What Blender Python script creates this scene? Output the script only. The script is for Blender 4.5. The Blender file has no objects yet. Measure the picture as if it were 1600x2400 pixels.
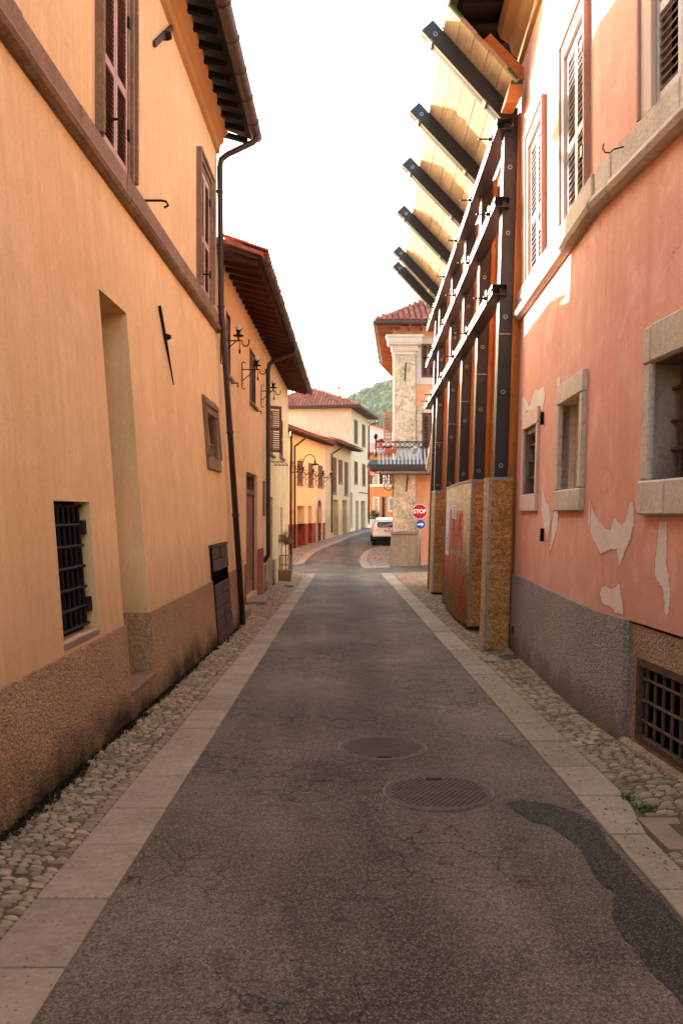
import bpy, bmesh, math, random
from mathutils import Vector, Matrix

R = random.Random(11)
scn = bpy.context.scene
COL = scn.collection
rad = math.radians

# ------------------------------------------------------------------ camera
EYE, FPX = 1.6, 1900.0
cd = bpy.data.cameras.new('camera'); cam = bpy.data.objects.new('camera', cd); COL.objects.link(cam)
cam.location = (0, 0, EYE); cam.rotation_euler = (rad(90), 0, 0)
cd.sensor_fit = 'VERTICAL'; cd.sensor_height = 36; cd.lens = 36 * FPX / 2400
cd.clip_start = .05; cd.clip_end = 4000
scn.camera = cam

# ------------------------------------------------------------------ sky, sun, exposure
SUN_EL, SUN_AZ = 19.6, 38.7            # degrees; azimuth from +Y towards -X
w = bpy.data.worlds.new('World'); scn.world = w; w.use_nodes = True
nt = w.node_tree; nt.nodes.clear()
sky = nt.nodes.new('ShaderNodeTexSky'); sky.sky_type = 'NISHITA'; sky.sun_disc = False
sky.sun_elevation = rad(SUN_EL); sky.sun_rotation = rad(-SUN_AZ)
sky.altitude = 500; sky.air_density = 1.5; sky.dust_density = 6.0; sky.ozone_density = 0.0
bg = nt.nodes.new('ShaderNodeBackground'); bg.inputs[1].default_value = 0.15
wo = nt.nodes.new('ShaderNodeOutputWorld')
nt.links.new(sky.outputs[0], bg.inputs[0]); nt.links.new(bg.outputs[0], wo.inputs[0])
sl = bpy.data.lights.new('sun', 'SUN'); sl.energy = 4.0; sl.angle = rad(.5); sl.color = (1, .94, .86)
sun = bpy.data.objects.new('sun', sl); COL.objects.link(sun)
_e, _a = rad(SUN_EL), rad(SUN_AZ)
SUND = Vector((-math.sin(_a) * math.cos(_e), math.cos(_a) * math.cos(_e), math.sin(_e)))   # towards the sun
sun.rotation_euler = SUND.to_track_quat('Z', 'Y').to_euler(); sun.location = (-20, 30, 30)
scn.view_settings.view_transform = 'Standard'; scn.view_settings.look = 'None'
scn.view_settings.gamma = 1; scn.view_settings.exposure = 2.6; scn.view_settings.use_curve_mapping = False
scn.cycles.volume_bounces = 0; scn.cycles.diffuse_bounces = 5; scn.cycles.max_bounces = 8

# ------------------------------------------------------------------ maths helpers
V = Vector
PROFILE = [(-40, .8), (0, 0), (31, -.62), (34, -.64), (45, -.25), (62, .36), (75, .38), (140, .6)]
def zc(y):
    for (a, za), (b, zb) in zip(PROFILE, PROFILE[1:]):
        if y <= b: return za + (zb - za) * (y - a) / (b - a)
    return PROFILE[-1][1]
def ray(px, py): return V(((px - 800) / FPX, 1, (1200 - py) / FPX))
def G(px, py, up=0.0):
    "the point of the street surface that lies in that direction from the eye"
    d = ray(px, py); y = .5
    f = lambda t: EYE + d.z * t - zc(t) - up
    while f(y) > 0 and y < 130: y += .05
    a, b = y - .05, y
    for _ in range(30):
        m = (a + b) / 2
        if f(m) > 0: a = m
        else: b = m
    return V((d.x * a, a, zc(a) + up))
def at(px, py, y):
    d = ray(px, py); return V((d.x * y, y, EYE + d.z * y))
class Wall:
    "a wall plane: u runs along it, z is height, d is distance out of it; k is its batter below zt"
    def __init__(s, p0, p1, side, zt=0, k=0.0):
        s.p0 = V((p0[0], p0[1], 0)); q = V((p1[0], p1[1], 0)); s.L = (q - s.p0).length
        s.dir = (q - s.p0).normalized(); s.n = V((s.dir.y, -s.dir.x, 0)) * side; s.zt = zt; s.k = k
    def P(s, u, z, d=0.0): return s.p0 + s.dir * u + V((0, 0, z)) + s.n * (d + s.k * max(0, s.zt - z) if s.k else d)
    def px(s, x, y, d=0.0):
        a, b, c = s.P(0, s.zt - 3, d), s.P(1, s.zt - 3, d), s.P(0, s.zt - 2, d)
        n = (b - a).cross(c - a); r = ray(x, y); o = V((0, 0, EYE))
        t = n.dot(a - o) / n.dot(r); p = o + r * t
        return (p - s.p0).dot(s.dir), p.z
    def rect(s, tl, tr, bl, br, d=0.0):
        a, b, c, e = s.px(*tl, d), s.px(*tr, d), s.px(*bl, d), s.px(*br, d)
        u0, u1 = sorted(((a[0] + c[0]) / 2, (b[0] + e[0]) / 2))
        return u0, u1, (c[1] + e[1]) / 2, (a[1] + b[1]) / 2

# ------------------------------------------------------------------ mesh helpers
ORG = {}
class MB:
    def __init__(s): s.v = []; s.f = []
    def add(s, pts, faces):
        o = len(s.v); s.v += [V(p) for p in pts]; s.f += [tuple(i + o for i in f) for f in faces]; return s
    def poly(s, *p): return s.add(p, [tuple(range(len(p)))])
    def hexa(s, a): return s.add(a, [(3, 2, 1, 0), (4, 5, 6, 7), (0, 1, 5, 4), (1, 2, 6, 5), (2, 3, 7, 6), (3, 0, 4, 7)])
    def box(s, x0, x1, y0, y1, z0, z1):
        return s.hexa([(x0, y0, z0), (x1, y0, z0), (x1, y1, z0), (x0, y1, z0), (x0, y0, z1), (x1, y0, z1), (x1, y1, z1), (x0, y1, z1)])
    def wbox(s, W, u0, u1, z0, z1, d0, d1):
        P = W.P
        return s.hexa([P(u0, z0, d0), P(u1, z0, d0), P(u1, z0, d1), P(u0, z0, d1), P(u0, z1, d0), P(u1, z1, d0), P(u1, z1, d1), P(u0, z1, d1)])
    def bar(s, a, b, wv, hv):
        "a square bar from a to b with half-vectors wv and hv"
        a, b, wv, hv = V(a), V(b), V(wv), V(hv)
        return s.hexa([a - wv - hv, a + wv - hv, a + wv + hv, a - wv + hv, b - wv - hv, b + wv - hv, b + wv + hv, b - wv + hv])
    def prism(s, pts, vec):
        n = len(pts); vec = V(vec); o = [V(p) for p in pts]
        return s.add(o + [p + vec for p in o], [tuple(range(n))[::-1], tuple(range(n, 2 * n))] + [(i, (i + 1) % n, n + (i + 1) % n, n + i) for i in range(n)])
    def tube(s, pts, r, n=8, closed=False):
        pts = [V(p) for p in pts]; m = len(pts); rr = r if isinstance(r, (list, tuple)) else [r] * m
        prev = None; base = len(s.v)
        for i, p in enumerate(pts):
            t = (pts[(i + 1) % m] - pts[i - 1]) if closed else (pts[min(i + 1, m - 1)] - pts[max(i - 1, 0)])
            t.normalize()
            if prev is None:
                a = V((0, 0, 1)) if abs(t.z) < .9 else V((1, 0, 0)); x = t.cross(a).normalized()
            else: x = (prev - t * prev.dot(t)).normalized()
            prev = x; y = t.cross(x)
            for k in range(n):
                an = 2 * math.pi * k / n; s.v.append(p + (x * math.cos(an) + y * math.sin(an)) * rr[i])
        for i in range(m if closed else m - 1):
            j = (i + 1) % m
            for k in range(n):
                k2 = (k + 1) % n; s.f.append((base + i * n + k, base + i * n + k2, base + j * n + k2, base + j * n + k))
        if not closed:
            s.f.append(tuple(base + k for k in range(n))[::-1]); s.f.append(tuple(base + (m - 1) * n + k for k in range(n)))
        return s
    def lathe(s, c, prof, n=16, ax=(0, 0, 1), cap=True):
        c = V(c); ax = V(ax).normalized(); a = V((1, 0, 0)) if abs(ax.x) < .9 else V((0, 1, 0))
        x = ax.cross(a).normalized(); y = ax.cross(x); base = len(s.v)
        for r, h in prof:
            for k in range(n):
                an = 2 * math.pi * k / n; s.v.append(c + ax * h + (x * math.cos(an) + y * math.sin(an)) * r)
        for i in range(len(prof) - 1):
            for k in range(n):
                k2 = (k + 1) % n; s.f.append((base + i * n + k, base + i * n + k2, base + (i + 1) * n + k2, base + (i + 1) * n + k))
        if cap:
            s.f.append(tuple(base + k for k in range(n))[::-1]); s.f.append(tuple(base + (len(prof) - 1) * n + k for k in range(n)))
        return s
    def sheet(s, W, u0, u1, z0, z1, holes=(), d=0.0):
        us = sorted({u0, u1} | {x for h in holes for x in h[:2] if u0 < x < u1})
        zs = sorted({z0, z1} | {x for h in holes for x in h[2:4] if z0 < x < z1})
        for a, b in zip(us, us[1:]):
            for c, e in zip(zs, zs[1:]):
                um, zm = (a + b) / 2, (c + e) / 2
                if any(h[0] < um < h[1] and h[2] < zm < h[3] for h in holes): continue
                s.poly(W.P(a, c, d), W.P(b, c, d), W.P(b, e, d), W.P(a, e, d))
        return s
    def reveal(s, W, h, depth, d=0.0, back=False):
        u0, u1, z0, z1 = h[:4]; P = W.P; e = d - depth
        s.poly(P(u0, z0, d), P(u0, z0, e), P(u0, z1, e), P(u0, z1, d)); s.poly(P(u1, z0, d), P(u1, z1, d), P(u1, z1, e), P(u1, z0, e))
        s.poly(P(u0, z1, d), P(u0, z1, e), P(u1, z1, e), P(u1, z1, d)); s.poly(P(u0, z0, d), P(u1, z0, d), P(u1, z0, e), P(u0, z0, e))
        if back: s.poly(P(u0, z0, e), P(u1, z0, e), P(u1, z1, e), P(u0, z1, e))
        return s
    def mesh(s, name, mat, org=V((0, 0, 0)), smooth=False, bevel=0.0, fix=False):
        me = bpy.data.meshes.new(name); me.from_pydata([v - org for v in s.v], [], s.f)
        if bevel or fix:
            bm = bmesh.new(); bm.from_mesh(me)
            bmesh.ops.remove_doubles(bm, verts=bm.verts, dist=1e-5)
            if fix: bmesh.ops.recalc_face_normals(bm, faces=bm.faces)
            if bevel:
                ed = [e for e in bm.edges if len(e.link_faces) == 2 and e.calc_face_angle(0) > .5]
                bmesh.ops.bevel(bm, geom=ed, offset=bevel, segments=1, affect='EDGES', clamp_overlap=True)
            bm.to_mesh(me); bm.free()
        if mat: me.materials.append(mat)
        if smooth: me.polygons.foreach_set('use_smooth', [True] * len(me.polygons))
        return me
    def build(s, name, mat, parent=None, smooth=False, bevel=0.0, fix=False, kind=None, label=None):
        org = ORG[parent.name] if parent else V((0, 0, 0))
        ob = bpy.data.objects.new(name, s.mesh(name, mat, org, smooth, bevel, fix)); COL.objects.link(ob)
        if parent: ob.parent = parent
        ORG[ob.name] = org
        if kind: ob['kind'] = kind
        if label: ob['label'] = label
        return ob
def tag(o, label, cat, group=None):
    o['label'] = label; o['category'] = cat
    if group: o['group'] = group
    return o
def thing(name, label, cat, loc, group=None):
    o = bpy.data.objects.new(name, None); o.empty_display_size = .2; COL.objects.link(o); o.location = loc
    ORG[o.name] = V(loc); return tag(o, label, cat, group)
def solo(name, mb, mat, label, cat, group=None, **k):
    "a thing that is one mesh, its origin at the middle of its base"
    xs = [v.x for v in mb.v]; ys = [v.y for v in mb.v]; zs = [v.z for v in mb.v]
    org = V(((min(xs) + max(xs)) / 2, (min(ys) + max(ys)) / 2, min(zs)))
    ob = bpy.data.objects.new(name, mb.mesh(name, mat, org, **k)); COL.objects.link(ob); ob.location = org
    ORG[ob.name] = org; return tag(ob, label, cat, group)
def struct(name, mb, mat, **k):
    ob = mb.build(name, mat, None, **k); ob['kind'] = 'structure'; return ob
def piece(name, me, loc, parent, rot=(0, 0, 0), scale=(1, 1, 1)):
    "one of many alike pieces: shares its mesh"
    o = bpy.data.objects.new(name, me); COL.objects.link(o); o.parent = parent
    o.location = V(loc) - ORG[parent.name]; o.rotation_euler = rot; o.scale = scale; ORG[o.name] = V(loc); return o
def copy_tree(o, loc, label, rz=None, scale=None):
    c = o.copy(); COL.objects.link(c); c.location = loc; c['label'] = label
    if rz is not None: c.rotation_euler = (0, 0, rz)
    if scale: c.scale = (scale,) * 3
    for ch in o.children:
        k = ch.copy(); COL.objects.link(k); k.parent = c
        for g in ch.children:
            m = g.copy(); COL.objects.link(m); m.parent = k
    return c
def arc(c, r, a0, a1, n, ux=V((1, 0, 0)), uy=V((0, 0, 1))):
    return [V(c) + ux * (r * math.cos(rad(a0 + (a1 - a0) * i / n))) + uy * (r * math.sin(rad(a0 + (a1 - a0) * i / n))) for i in range(n + 1)]

# ------------------------------------------------------------------ materials
def C(h):
    h = h.lstrip('#'); o = []
    for i in (0, 2, 4):
        c = int(h[i:i + 2], 16) / 255; o.append(c / 12.92 if c <= .04045 else ((c + .055) / 1.055) ** 2.4)
    return (*o, 1)
class N:
    def __init__(s, name):
        s.m = bpy.data.materials.new(name); s.m.use_nodes = True; s.t = s.m.node_tree
        s.b = s.t.nodes['Principled BSDF']; s.geo = s.t.nodes.new('ShaderNodeNewGeometry'); s.pos = s.geo.outputs['Position']
    def link(s, a, b): s.t.links.new(a, b); return a
    def put(s, sock, v):
        if isinstance(v, bpy.types.NodeSocket): s.t.links.new(v, sock)
        else: sock.default_value = v
    def map(s, vec, scale=(1, 1, 1), rot=(0, 0, 0)):
        n = s.t.nodes.new('ShaderNodeMapping'); s.put(n.inputs[0], vec); n.inputs['Scale'].default_value = scale; n.inputs['Rotation'].default_value = rot
        return n.outputs[0]
    def noise(s, scale, detail=4, rough=.55, vec=None, dist=0):
        n = s.t.nodes.new('ShaderNodeTexNoise'); s.put(n.inputs['Vector'], vec or s.pos); n.inputs['Scale'].default_value = scale
        n.inputs['Detail'].default_value = detail; n.inputs['Roughness'].default_value = rough; n.inputs['Distortion'].default_value = dist
        return n.outputs['Fac']
    def vor(s, scale, feat='F1', vec=None, out='Distance', rnd=1):
        n = s.t.nodes.new('ShaderNodeTexVoronoi'); n.feature = feat; s.put(n.inputs['Vector'], vec or s.pos); n.inputs['Scale'].default_value = scale
        n.inputs['Randomness'].default_value = rnd; return n.outputs[out]
    def ramp(s, v, a, b, lo=0.0, hi=1.0):
        n = s.t.nodes.new('ShaderNodeMapRange'); s.put(n.inputs[0], v); n.inputs[1].default_value = a; n.inputs[2].default_value = b
        n.inputs[3].default_value = lo; n.inputs[4].default_value = hi; return n.outputs[0]
    def mix(s, f, a, b, mode='MIX'):
        n = s.t.nodes.new('ShaderNodeMix'); n.data_type = 'RGBA'; n.blend_type = mode
        s.put(n.inputs[0], f); s.put(n.inputs[6], a); s.put(n.inputs[7], b); return n.outputs[2]
    def math(s, op, a, b=0.0):
        n = s.t.nodes.new('ShaderNodeMath'); n.operation = op; s.put(n.inputs[0], a); s.put(n.inputs[1], b); return n.outputs[0]
    def val(s, col, v):
        n = s.t.nodes.new('ShaderNodeHueSaturation'); s.put(n.inputs['Color'], col); s.put(n.inputs['Value'], v); return n.outputs[0]
    def rnd(s):
        o = s.t.nodes.new('ShaderNodeObjectInfo').outputs['Random']
        return s.math('FRACT', s.math('ADD', o, s.geo.outputs['Random Per Island']))
    def bump(s, h, strength, dist=.01):
        n = s.t.nodes.new('ShaderNodeBump'); n.inputs['Strength'].default_value = strength; n.inputs['Distance'].default_value = dist
        s.put(n.inputs['Height'], h)
        if s.b.inputs['Normal'].is_linked: s.link(s.b.inputs['Normal'].links[0].from_socket, n.inputs['Normal'])
        s.link(n.outputs[0], s.b.inputs['Normal'])
    def done(s, col, rough=.85, spec=.25, metal=0.0):
        s.put(s.b.inputs['Base Color'], col); s.put(s.b.inputs['Roughness'], rough)
        s.b.inputs['Specular IOR Level'].default_value = spec; s.b.inputs['Metallic'].default_value = metal; return s.m
def surf(name, c1, c2=None, c3=None, s1=1.2, s2=16, k3=.5, rough=.88, spec=.2, metal=0.0, bump=.25, bs=60, bd=.006, streak=0.0, jit=0.0, pits=0.0, axis=(1, 1, 1)):
    n = N(name); p = n.map(n.pos, axis) if axis != (1, 1, 1) else n.pos
    col = C(c1)
    if c2: col = n.mix(n.ramp(n.noise(s1, 5, .6, p), .32, .68), col, C(c2))
    if c3: col = n.mix(n.ramp(n.noise(s2, 6, .65, p), .45, .75, 0, k3), col, C(c3))
    if streak: col = n.val(col, n.ramp(n.noise(1, 5, .6, n.map(n.pos, (7, 7, .35))), .3, .75, 1 - streak, 1 + streak * .4))
    if pits:
        pt = n.ramp(n.vor(pits), .06, .2, .45, 1); col = n.val(col, pt)
    if jit: col = n.val(col, n.ramp(n.rnd(), 0, 1, 1 - jit, 1 + jit))
    if bump: n.bump(n.noise(bs, 5, .65, p), bump, bd)
    if pits: n.bump(pt, .5, .006)
    return n.done(col, rough, spec, metal)
def stucco(name, c1, c2, c3, c4, dirt=None, streak=.12, crack=.5, dz=.55):
    "weathered plaster: mottling, trowel patches, rain streaks, hairline cracks, splashed dirt low down"
    n = N(name)
    col = n.mix(n.ramp(n.noise(.55, 6, .62), .34, .66), C(c1), C(c2))
    col = n.mix(n.ramp(n.noise(2.6, 5, .6, dist=.6), .5, .68, 0, .55), col, C(c3))
    col = n.mix(n.ramp(n.noise(1, 6, .65, n.map(n.pos, (5, 5, .28))), .52, .74, 0, .5), col, C(c4))
    col = n.val(col, n.ramp(n.noise(1, 5, .6, n.map(n.pos, (16, 16, .6))), .3, .75, 1 + streak * .4, 1 - streak))
    col = n.val(col, n.ramp(n.noise(38, 4, .7), .3, .7, .93, 1.07))
    if crack:
        q = n.t.nodes.new('ShaderNodeVectorMath'); q.operation = 'ADD'; n.link(n.pos, q.inputs[0])
        nn = n.t.nodes.new('ShaderNodeTexNoise'); nn.inputs['Scale'].default_value = 2.2; nn.inputs['Detail'].default_value = 5; n.link(n.pos, nn.inputs[0])
        n.link(nn.outputs['Color'], q.inputs[1])
        e = n.vor(.9, 'DISTANCE_TO_EDGE', q.outputs[0]); ck = n.math('MULTIPLY', n.ramp(e, .006, .001), n.ramp(n.noise(.6, 2), .6, .66))
        col = n.val(col, n.ramp(ck, 0, 1, 1, 1 - crack)); n.bump(ck, -.3, .004)
    if dirt:
        sx = n.t.nodes.new('ShaderNodeSeparateXYZ'); n.link(n.pos, sx.inputs[0])
        h = n.math('ADD', sx.outputs[2], n.math('MULTIPLY', n.noise(1, 5, .6, n.map(n.pos, (3.5, 3.5, 1.1))), -1.1))
        col = n.mix(n.ramp(h, dz, dz - .75, 0, .6), col, C(dirt))
    n.bump(n.noise(75, 5, .65), .3, .004); n.bump(n.noise(7, 4, .6), .25, .012)
    return n.done(col, .9, .15)
def roughcast(name, c1, c2, c3, sc=70, dirt=None):
    n = N(name); v = n.vor(sc); f = n.noise(sc * .8, 4, .7)
    col = n.mix(n.ramp(n.noise(1.4, 5, .6), .3, .7), C(c1), C(c2))
    col = n.mix(n.ramp(f, .48, .72, 0, .75), col, C(c3))
    col = n.val(col, n.ramp(n.noise(sc * .5, 3, .7), .3, .7, .72, 1.22))
    if dirt:      # grime and moss creeping up from the wet foot of the wall
        sx = n.t.nodes.new('ShaderNodeSeparateXYZ'); n.link(n.pos, sx.inputs[0])
        h = n.math('ADD', n.math('ADD', sx.outputs[2], n.math('MULTIPLY', sx.outputs[1], .02)), n.math('MULTIPLY', n.noise(2.2, 6, .65), -.65))
        col = n.mix(n.ramp(h, .05, -.24, 0, .92), col, C(dirt))
    n.bump(n.math('ADD', n.math('MULTIPLY', v, -1.0), f), 1.0, .014); n.bump(n.noise(6, 4), .3, .02)
    return n.done(col, .95, .1)
def wood(name, c1, c2, axis, knots=0.0, jit=.15, c3=None, rough=.75):
    sc = [40, 40, 40]; sc['xyz'.index(axis)] = 2.2
    n = N(name); p = n.map(n.pos, tuple(sc)); g = n.noise(1, 6, .6, p, .6)
    col = n.mix(n.ramp(g, .35, .7), C(c1), C(c2))
    sk = [3, 3, 3]; sk['xyz'.index(axis)] = 1.2
    if c3: col = n.mix(n.ramp(n.noise(1, 4, .6, n.map(n.pos, tuple(sk))), .5, .72, 0, .7), col, C(c3))
    if knots:
        sk = [11, 11, 11]; sk['xyz'.index(axis)] = 5
        col = n.val(col, n.ramp(n.vor(1, vec=n.map(n.pos, tuple(sk))), .05, .16, .4, 1))
    col = n.val(col, n.ramp(n.rnd(), 0, 1, 1 - jit, 1 + jit)); n.bump(g, .25, .004)
    return n.done(col, rough, .2)
M = {}
M['ochre'] = stucco('ochre stucco', 'dfc596', 'd5b888', 'e6cfa6', 'ccae80', 'a58a6a', streak=.1, crack=0, dz=.75)
M['ochre_plinth'] = roughcast('ochre roughcast', 'b59878', 'a28667', '80674f', 60, '2e281b')
M['ochre_trim'] = surf('ochre trim', 'b08a5c', 'a58052', bump=.1)
M['brown_stone'] = surf('weathered brown stone', '8f765f', '735d4a', 'ab9680', s1=3, s2=30, bump=.6, bs=45, bd=.01, streak=.12)
M['rose_frame'] = surf('rose brown shutter paint', 'b39286', 'a8877b', s1=4, bump=.1, rough=.6)
M['rust_slat'] = surf('rust brown slat paint', '6a4a3c', '5c3f33', s1=6, bump=.1, rough=.6)
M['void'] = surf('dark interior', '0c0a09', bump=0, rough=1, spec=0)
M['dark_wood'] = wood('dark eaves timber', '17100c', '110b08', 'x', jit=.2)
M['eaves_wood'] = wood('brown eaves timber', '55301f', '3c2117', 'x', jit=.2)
M['gutter'] = surf('brown sheet metal', '4a3a33', '3a2c27', s1=3, rough=.5, spec=.4, bump=.05, jit=.05)
M['pipe'] = surf('dark brown downpipe', '3b2a25', '2e201c', s1=3, rough=.45, spec=.4, bump=.05)
M['iron'] = surf('black wrought iron', '100e0d', '1a1513', s1=8, rough=.7, spec=.2, bump=.2)
M['rust_iron'] = surf('rusty iron bar', '5c4338', '3d2c26', '7a5640', s1=7, s2=40, rough=.8, bump=.4)
M['pink'] = stucco('salmon stucco', 'dea794', 'd29884', 'e5b9a9', 'cb8c77', 'b08a7a', streak=.08, crack=.35, dz=.8)
M['pink_trim'] = surf('terracotta trim', 'bd9080', 'b28674', bump=.15)
M['cream_trim'] = surf('off white plaster', 'd9c2b2', 'cdb4a4', s1=3, bump=.25, streak=.06)
M['bare'] = surf('bare grey plaster', 'ddd3ca', 'cfc4ba', 'e6dfd8', s1=3, s2=20, bump=.3)
M['stone'] = surf('pale limestone', 'd3c8ba', 'bfb2a2', '978a7a', s1=3.2, s2=24, k3=.65, pits=38, bump=.7, bs=55, bd=.012, jit=.08)
M['grey_plinth'] = roughcast('grey roughcast', '9b918d', '8c827e', 'bab0ab', 60, '6b5f55')
M['tan_plinth'] = roughcast('tan roughcast', 'ab947e', '96806b', '705e50', 55)
M['grey_shutter'] = surf('pale grey shutter paint', 'bcb4b4', 'aca3a3', '8f8685', s1=5, s2=30, bump=.15, rough=.6)
M['steel'] = surf('black painted steel', '2b2524', '322b29', s1=3, rough=.48, spec=.4, bump=.05)
M['steel_edge'] = surf('galvanised steel', '9d9a99', '8a8786', s1=8, rough=.4, spec=.5, metal=.6, bump=.05)
M['board'] = wood('fresh plank', 'bfab8a', 'a88f68', 'y', knots=1, c3='86745a')
M['packing'] = wood('orange larch board', 'c27a3e', 'a9642c', 'z', knots=1)
M['gusset'] = wood('orange plywood', 'c07c42', 'b47036', 'x', knots=1)
M['green'] = surf('green paint', '2f6b3c', '275a33', bump=.1)
M['yellow'] = stucco('yellow ochre stucco', 'd6bd90', 'cab082', 'dec99f', 'c0a276', 'a88a62', dz=.4)
M['pale_yellow'] = stucco('pale yellow stucco', 'd8c596', 'ccb787', 'e0d0a6', 'c0aa7c', 'b09a74', dz=.2)
M['bright_yellow'] = surf('bright yellow stucco', 'e4cb9c', 'dcc190', s1=.8, streak=.04)
M['red_plinth'] = surf('oxblood paint', '8f4a30', '803f28', s1=1, bump=.15)
M['beige'] = stucco('beige stucco', 'cfba98', 'c2ab88', 'd8c6a8', 'b59d7c', '9c8868', dz=1.3)
M['cream'] = stucco('cream stucco', 'e3cdab', 'dac09c', 'e9d7ba', 'd0b591', None, .06, 0)
M['lavender'] = surf('pale grey stucco', 'cfc3c1', 'c8bab8', s1=.5)
M['orange'] = stucco('orange stucco', 'c47c4e', 'ba7144', 'cc8a5e', 'b0673c', None, .06, 0)
M['apricot'] = stucco('apricot stucco', 'd39c78', 'c98f6c', 'daa888', 'be8260', None)
M['pilaster'] = surf('mottled render', 'cbb698', '8f7c62', 'e0d3be', s1=2.6, s2=11, k3=.9, bump=.7, bs=22, bd=.02, streak=.1)
M['pilaster_low'] = surf('worn tan render', '917f68', '766652', 'a6937a', s1=1.4, s2=7, bump=.6, bs=25, bd=.02, streak=.12)
M['moulding'] = surf('pale moulding', 'c6b9ae', 'b9aa9e', s1=2, bump=.1)
M['tile'] = surf('terracotta roof tile', 'a5604a', '8f4d3a', 'b98a78', s1=3, s2=14, k3=.6, jit=.28, bump=.3)
M['brown_shutter'] = surf('brown shutter paint', '6e4a3c', '5d3d31', s1=5, rough=.6, bump=.1)
M['slate_shutter'] = surf('slate shutter paint', '6f7377', '5d6165', s1=5, rough=.6, bump=.1)
M['orange_shutter'] = surf('chestnut shutter paint', 'a85a2c', '8d4820', s1=5, rough=.6, bump=.1)
M['door_wood'] = wood('walnut door board', '8a6654', '705044', 'z', jit=.12)
M['old_wood'] = wood('grey brown door board', '4d423c', '3b322d', 'y', jit=.12)
M['door_brown'] = surf('brown doorway', '7a5442', '6d4937', bump=.1)
M['glass'] = surf('window glass', '8fa0a8', '6b7a82', s1=4, rough=.12, spec=.6, bump=0)
M['kerb'] = surf('kerb limestone', '978b7a', '857968', 'aba08e', s1=4, s2=26, k3=.6, jit=.13, pits=26, bump=.35, bs=70)
M['mortar'] = surf('sandy mortar', '5a5040', '4a4134', '6b604c', s1=6, s2=40, bump=.7, bs=80, bd=.01)
M['cobble'] = surf('river cobble', '9a8a73', '7c6d58', 'b3a387', s1=5, s2=40, jit=.34, bump=.3, bs=90)
M['cobble_far'] = None
M['moss'] = surf('dark moss', '2b2a18', '211d13', '3d4420', s1=9, s2=30, bump=.6, bs=60, jit=.3)
M['leaf'] = surf('weed leaf', '3f5a2a', '34491f', s1=20, jit=.3, bump=0)
M['rafter'] = wood('lit brown rafter', '8a5538', '74442b', 'x', jit=.2)  # lighter than the boards: light on the corner house rafters put into their colour
M['dry_leaf'] = surf('dry leaf', '9a8068', '7d6450', jit=.35, bump=0)
M['twig'] = surf('dry twig', '5b4436', '4a362b', jit=.25, bump=.2)
M['pot'] = surf('planter box', '857055', '736048', s1=4, bump=.2)
M['terracotta'] = surf('terracotta pot', 'a35c42', '975239', bump=.1)
M['white_paint'] = surf('white car paint', 'e9e6e6', bump=0, rough=.2, spec=.6)
M['black_plastic'] = surf('black plastic', '15130f', bump=.05, rough=.6)
M['car_glass'] = surf('dark car glass', '5c6b74', '39464e', s1=2.5, rough=.08, spec=.7, bump=0)
M['red_lens'] = surf('red lens', '8f1218', bump=0, rough=.2, spec=.6)
M['sign_red'] = surf('sign red', 'a3131c', bump=0, rough=.4)
M['sign_white'] = surf('sign white', 'e4e1de', bump=0, rough=.4)
M['sign_blue'] = surf('sign blue', '164b9c', bump=0, rough=.4)
M['graffiti'] = surf('red spray paint', 'cc2a1e', 'bb2218', s1=30, bump=0, rough=.6)
M['paper'] = surf('white paper', 'd6d2d8', 'c4c0c8', s1=8, bump=.1)
M['ink'] = surf('grey print', '77727c', bump=0)
M['balcony_iron'] = surf('weathered balcony iron', '3a3a3c', '4b4b4e', s1=6, rough=.45, spec=.5, bump=.2)
M['balcony_bar'] = surf('grey balcony bar', 'a5a6a9', '8e8f93', s1=6, rough=.4, spec=.5, bump=.1)
M['slab'] = surf('step stone', '8e7d6d', '776757', s1=4, s2=30, bump=.5)
M['flower'] = surf('pink flower', 'c98b8f', 'b57', jit=.3, bump=0) if False else surf('pink flower', 'd79a96', 'b86a70', s1=30, jit=.3, bump=0)
M['rim'] = surf('worn iron rim', '61584f', '534a43', s1=12, rough=.5, spec=.4, bump=.2)
M['grate'] = surf('cast iron cover', '524a41', '443c35', '645a50', s1=9, s2=40, rough=.75, spec=.2, bump=.4)
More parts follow.
